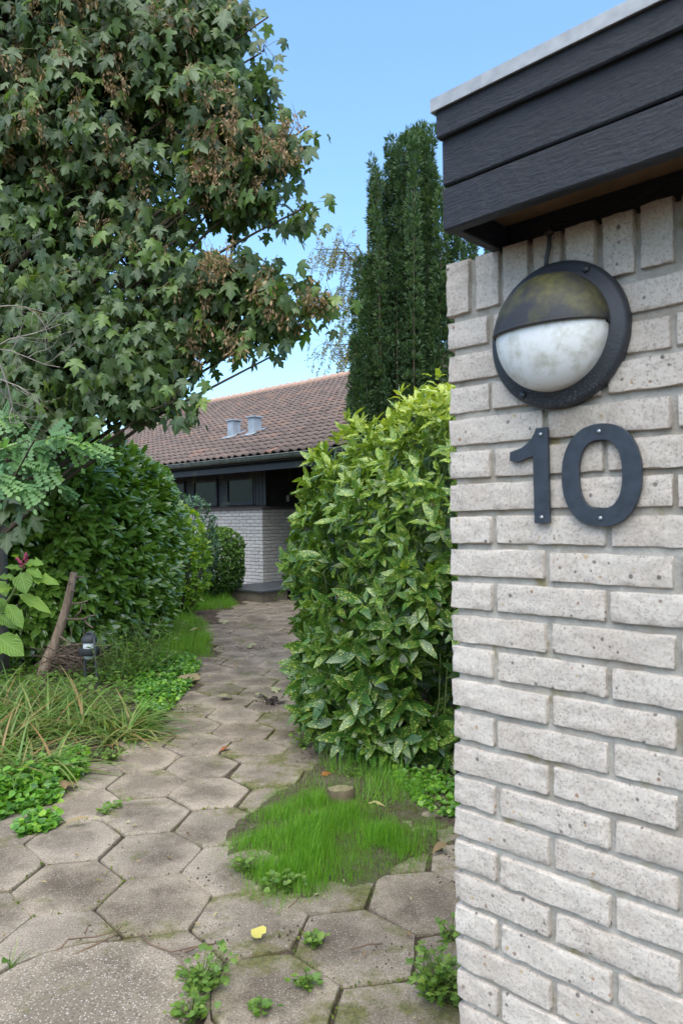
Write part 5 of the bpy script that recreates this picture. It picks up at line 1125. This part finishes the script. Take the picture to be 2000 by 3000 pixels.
for pts, lab in ((((160, 2800), (200, 2760), (280, 2745), (345, 2735)), 'long thin curved twig lying above the round stone'), (((170, 2820), (270, 2780), (330, 2745), (356, 2722)), 'straight thin twig crossing the edge of the round stone'), (((415, 2740), (440, 2775), (500, 2790), (600, 2775)), 'bent twig on the soil right of the round stone'), (((540, 2790), (590, 2778), (635, 2765)), 'pale twig in the dirt between stone and slab'), (((1025, 2782), (1080, 2775), (1120, 2766)), 'straw-coloured stick lying in a slab joint'), (((830, 2160), (850, 2148), (885, 2140)), 'dark short stick on the soil under the shrub'), (((875, 2170), (895, 2150), (930, 2145)), 'arched thin twig at the path edge under the shrub'), (((248, 2735), (260, 2718), (266, 2712)), 'tiny upright twig on the slab above the round stone'), (((845, 2660), (865, 2650), (875, 2630)), 'short dark twig at the front edge of the grass')):
    P = np.array([[*gp(x, y, .02), .020 + .008 * (k % 2)] for k, (x, y) in enumerate(pts)]); MB().tube(P, np.linspace(.0035, .0018, len(P)), 5).obj('fallen_twig', twm, None, label=lab, category='twig')
# dark debris heap, soil crumbs and moss in the joints
cb = MB(); ico = np.array([(0, 0, 1), (.9, 0, .2), (0, .9, .2), (-.9, 0, .2), (0, -.9, .2), (0, 0, -.6)]); icf = np.array([(0, 1, 2), (0, 2, 3), (0, 3, 4), (0, 4, 1), (5, 2, 1), (5, 3, 2), (5, 4, 3), (5, 1, 4)])
def crumbs(x, y, r, n_, size):
    n_ = int(n_ * .3)
    g = gp(x, y); p = g + RNG.normal(0, r * .6, (n_, 2)) * (1, .7); z = np.maximum(soil_h(p[:, 0], p[:, 1]), .004); S = RNG.uniform(*size, n_) * RNG.uniform(.3, 1.1, n_)
    instance(cb, (ico, [icf], np.zeros((6, 3))), np.c_[p, z + S * .2], axes(RNG.normal(size=(n_, 3)), RNG.normal(size=(n_, 3)), S), RNG.random(n_))
for a in ((370, 2745, .10, 240, (.002, .007)), (560, 2790, .10, 260, (.002, .009)), (590, 2590, .10, 110, (.002, .007)), (1310, 2500, .08, 160, (.003, .010)), (1330, 2590, .06, 140, (.003, .010)), (860, 2740, .07, 120, (.002, .006)), (930, 2220, .15, 200, (.003, .012)), (780, 2060, .12, 120, (.004, .014)), (600, 1830, .3, 260, (.004, .014)), (620, 1900, .25, 220, (.004, .014)), (660, 1940, .15, 140, (.004, .012)), (740, 1900, .2, 160, (.004, .012)), (330, 2470, .10, 90, (.002, .007)), (1150, 2790, .12, 90, (.002, .007)), (920, 2900, .08, 90, (.002, .006)), (690, 2720, .12, 60, (.002, .006)), (720, 1780, .4, 150, (.004, .012)), (1190, 2300, .2, 200, (.003, .010)), (460, 2180, .2, 200, (.003, .009)), (550, 2080, .15, 150, (.003, .009))): crumbs(*a)
cb.obj('soil_crumbs', M['soil'], None, False, kind='stuff', label='loose crumbs of dark soil in the slab joints', category='soil')
db = MB()
for k in range(12):
    g = gp(random.gauss(795, 18), random.gauss(2065, 8)); V, Fs, C = T_blade(.5, 5, .5, .5); a = RNG.normal(size=3); A = axes(a[None], RNG.normal(size=(1, 3)), [random.uniform(.04, .09)])
    instance(db, (V, Fs, C), np.array([[g[0], g[1], random.uniform(.01, .025)]]), A, [random.random()])
db.obj('leaf_litter', plain_mat('black_rotten_leaf', (0.05, 0.04, 0.035), .7, .3, .4), None, kind='stuff', label='heap of black rotten leaves on the path beside the shrub', category='leaf litter')
mo_ = MB(); g = np.array(PAVERS); n_ = 9000; k = RNG.integers(0, len(g), n_); s_ = RNG.random(n_)[:, None]; h6 = RNG.integers(0, 6, n_); p = g[k] + HEX[h6] * (1 - s_) + HEX[(h6 + 1) % 6] * s_ + RNG.normal(0, .005, (n_, 2))
ok = (noise3(np.c_[p, 0 * p[:, 0]], 2.2) + noise3(np.c_[p, 0 * p[:, 0]], 9.0) * .6 > .04) & (np.linalg.norm(p - RC0, axis=1) > RR); p = p[ok]
instance(mo_, T_quad(.8), np.c_[p, RNG.uniform(-.012, .004, len(p))], axes(RNG.normal(size=(len(p), 3)) + (0, 0, .8), RNG.normal(size=(len(p), 3)), RNG.uniform(.006, .016, len(p))), RNG.beta(1.5, 3, len(p)))
mo_.obj('joint_moss', leaf_mat('moss', [(0.05, 0.075, 0.012), (0.09, 0.12, 0.02), (0.14, 0.16, 0.03)], .9, .2), None, kind='stuff', label='green moss growing in the joints between slabs', category='moss')

scr = MB(); n_ = 420; k = RNG.integers(0, len(g), n_); p = g[k] + RNG.normal(0, .13, (n_, 2)); ok = np.linalg.norm(p - RC0, axis=1) > RR; p = p[ok]; n_ = len(p); a = RNG.random(n_) * 6.283
instance(scr, T_blade(.4, 3, .4, .2), np.c_[p, np.full(n_, .016)], axes(np.stack([np.cos(a), np.sin(a), RNG.normal(0, .15, n_)], 1), np.array([0, 0, 1.]) + RNG.normal(0, .3, (n_, 3)), RNG.uniform(.008, .034, n_)), RNG.beta(1.2, 1.6, n_) * .7)
scr.obj('leaf_scraps', M['dead'], None, kind='stuff', label='tiny dry scraps of leaf and seed scattered over the slabs', category='leaf scraps')
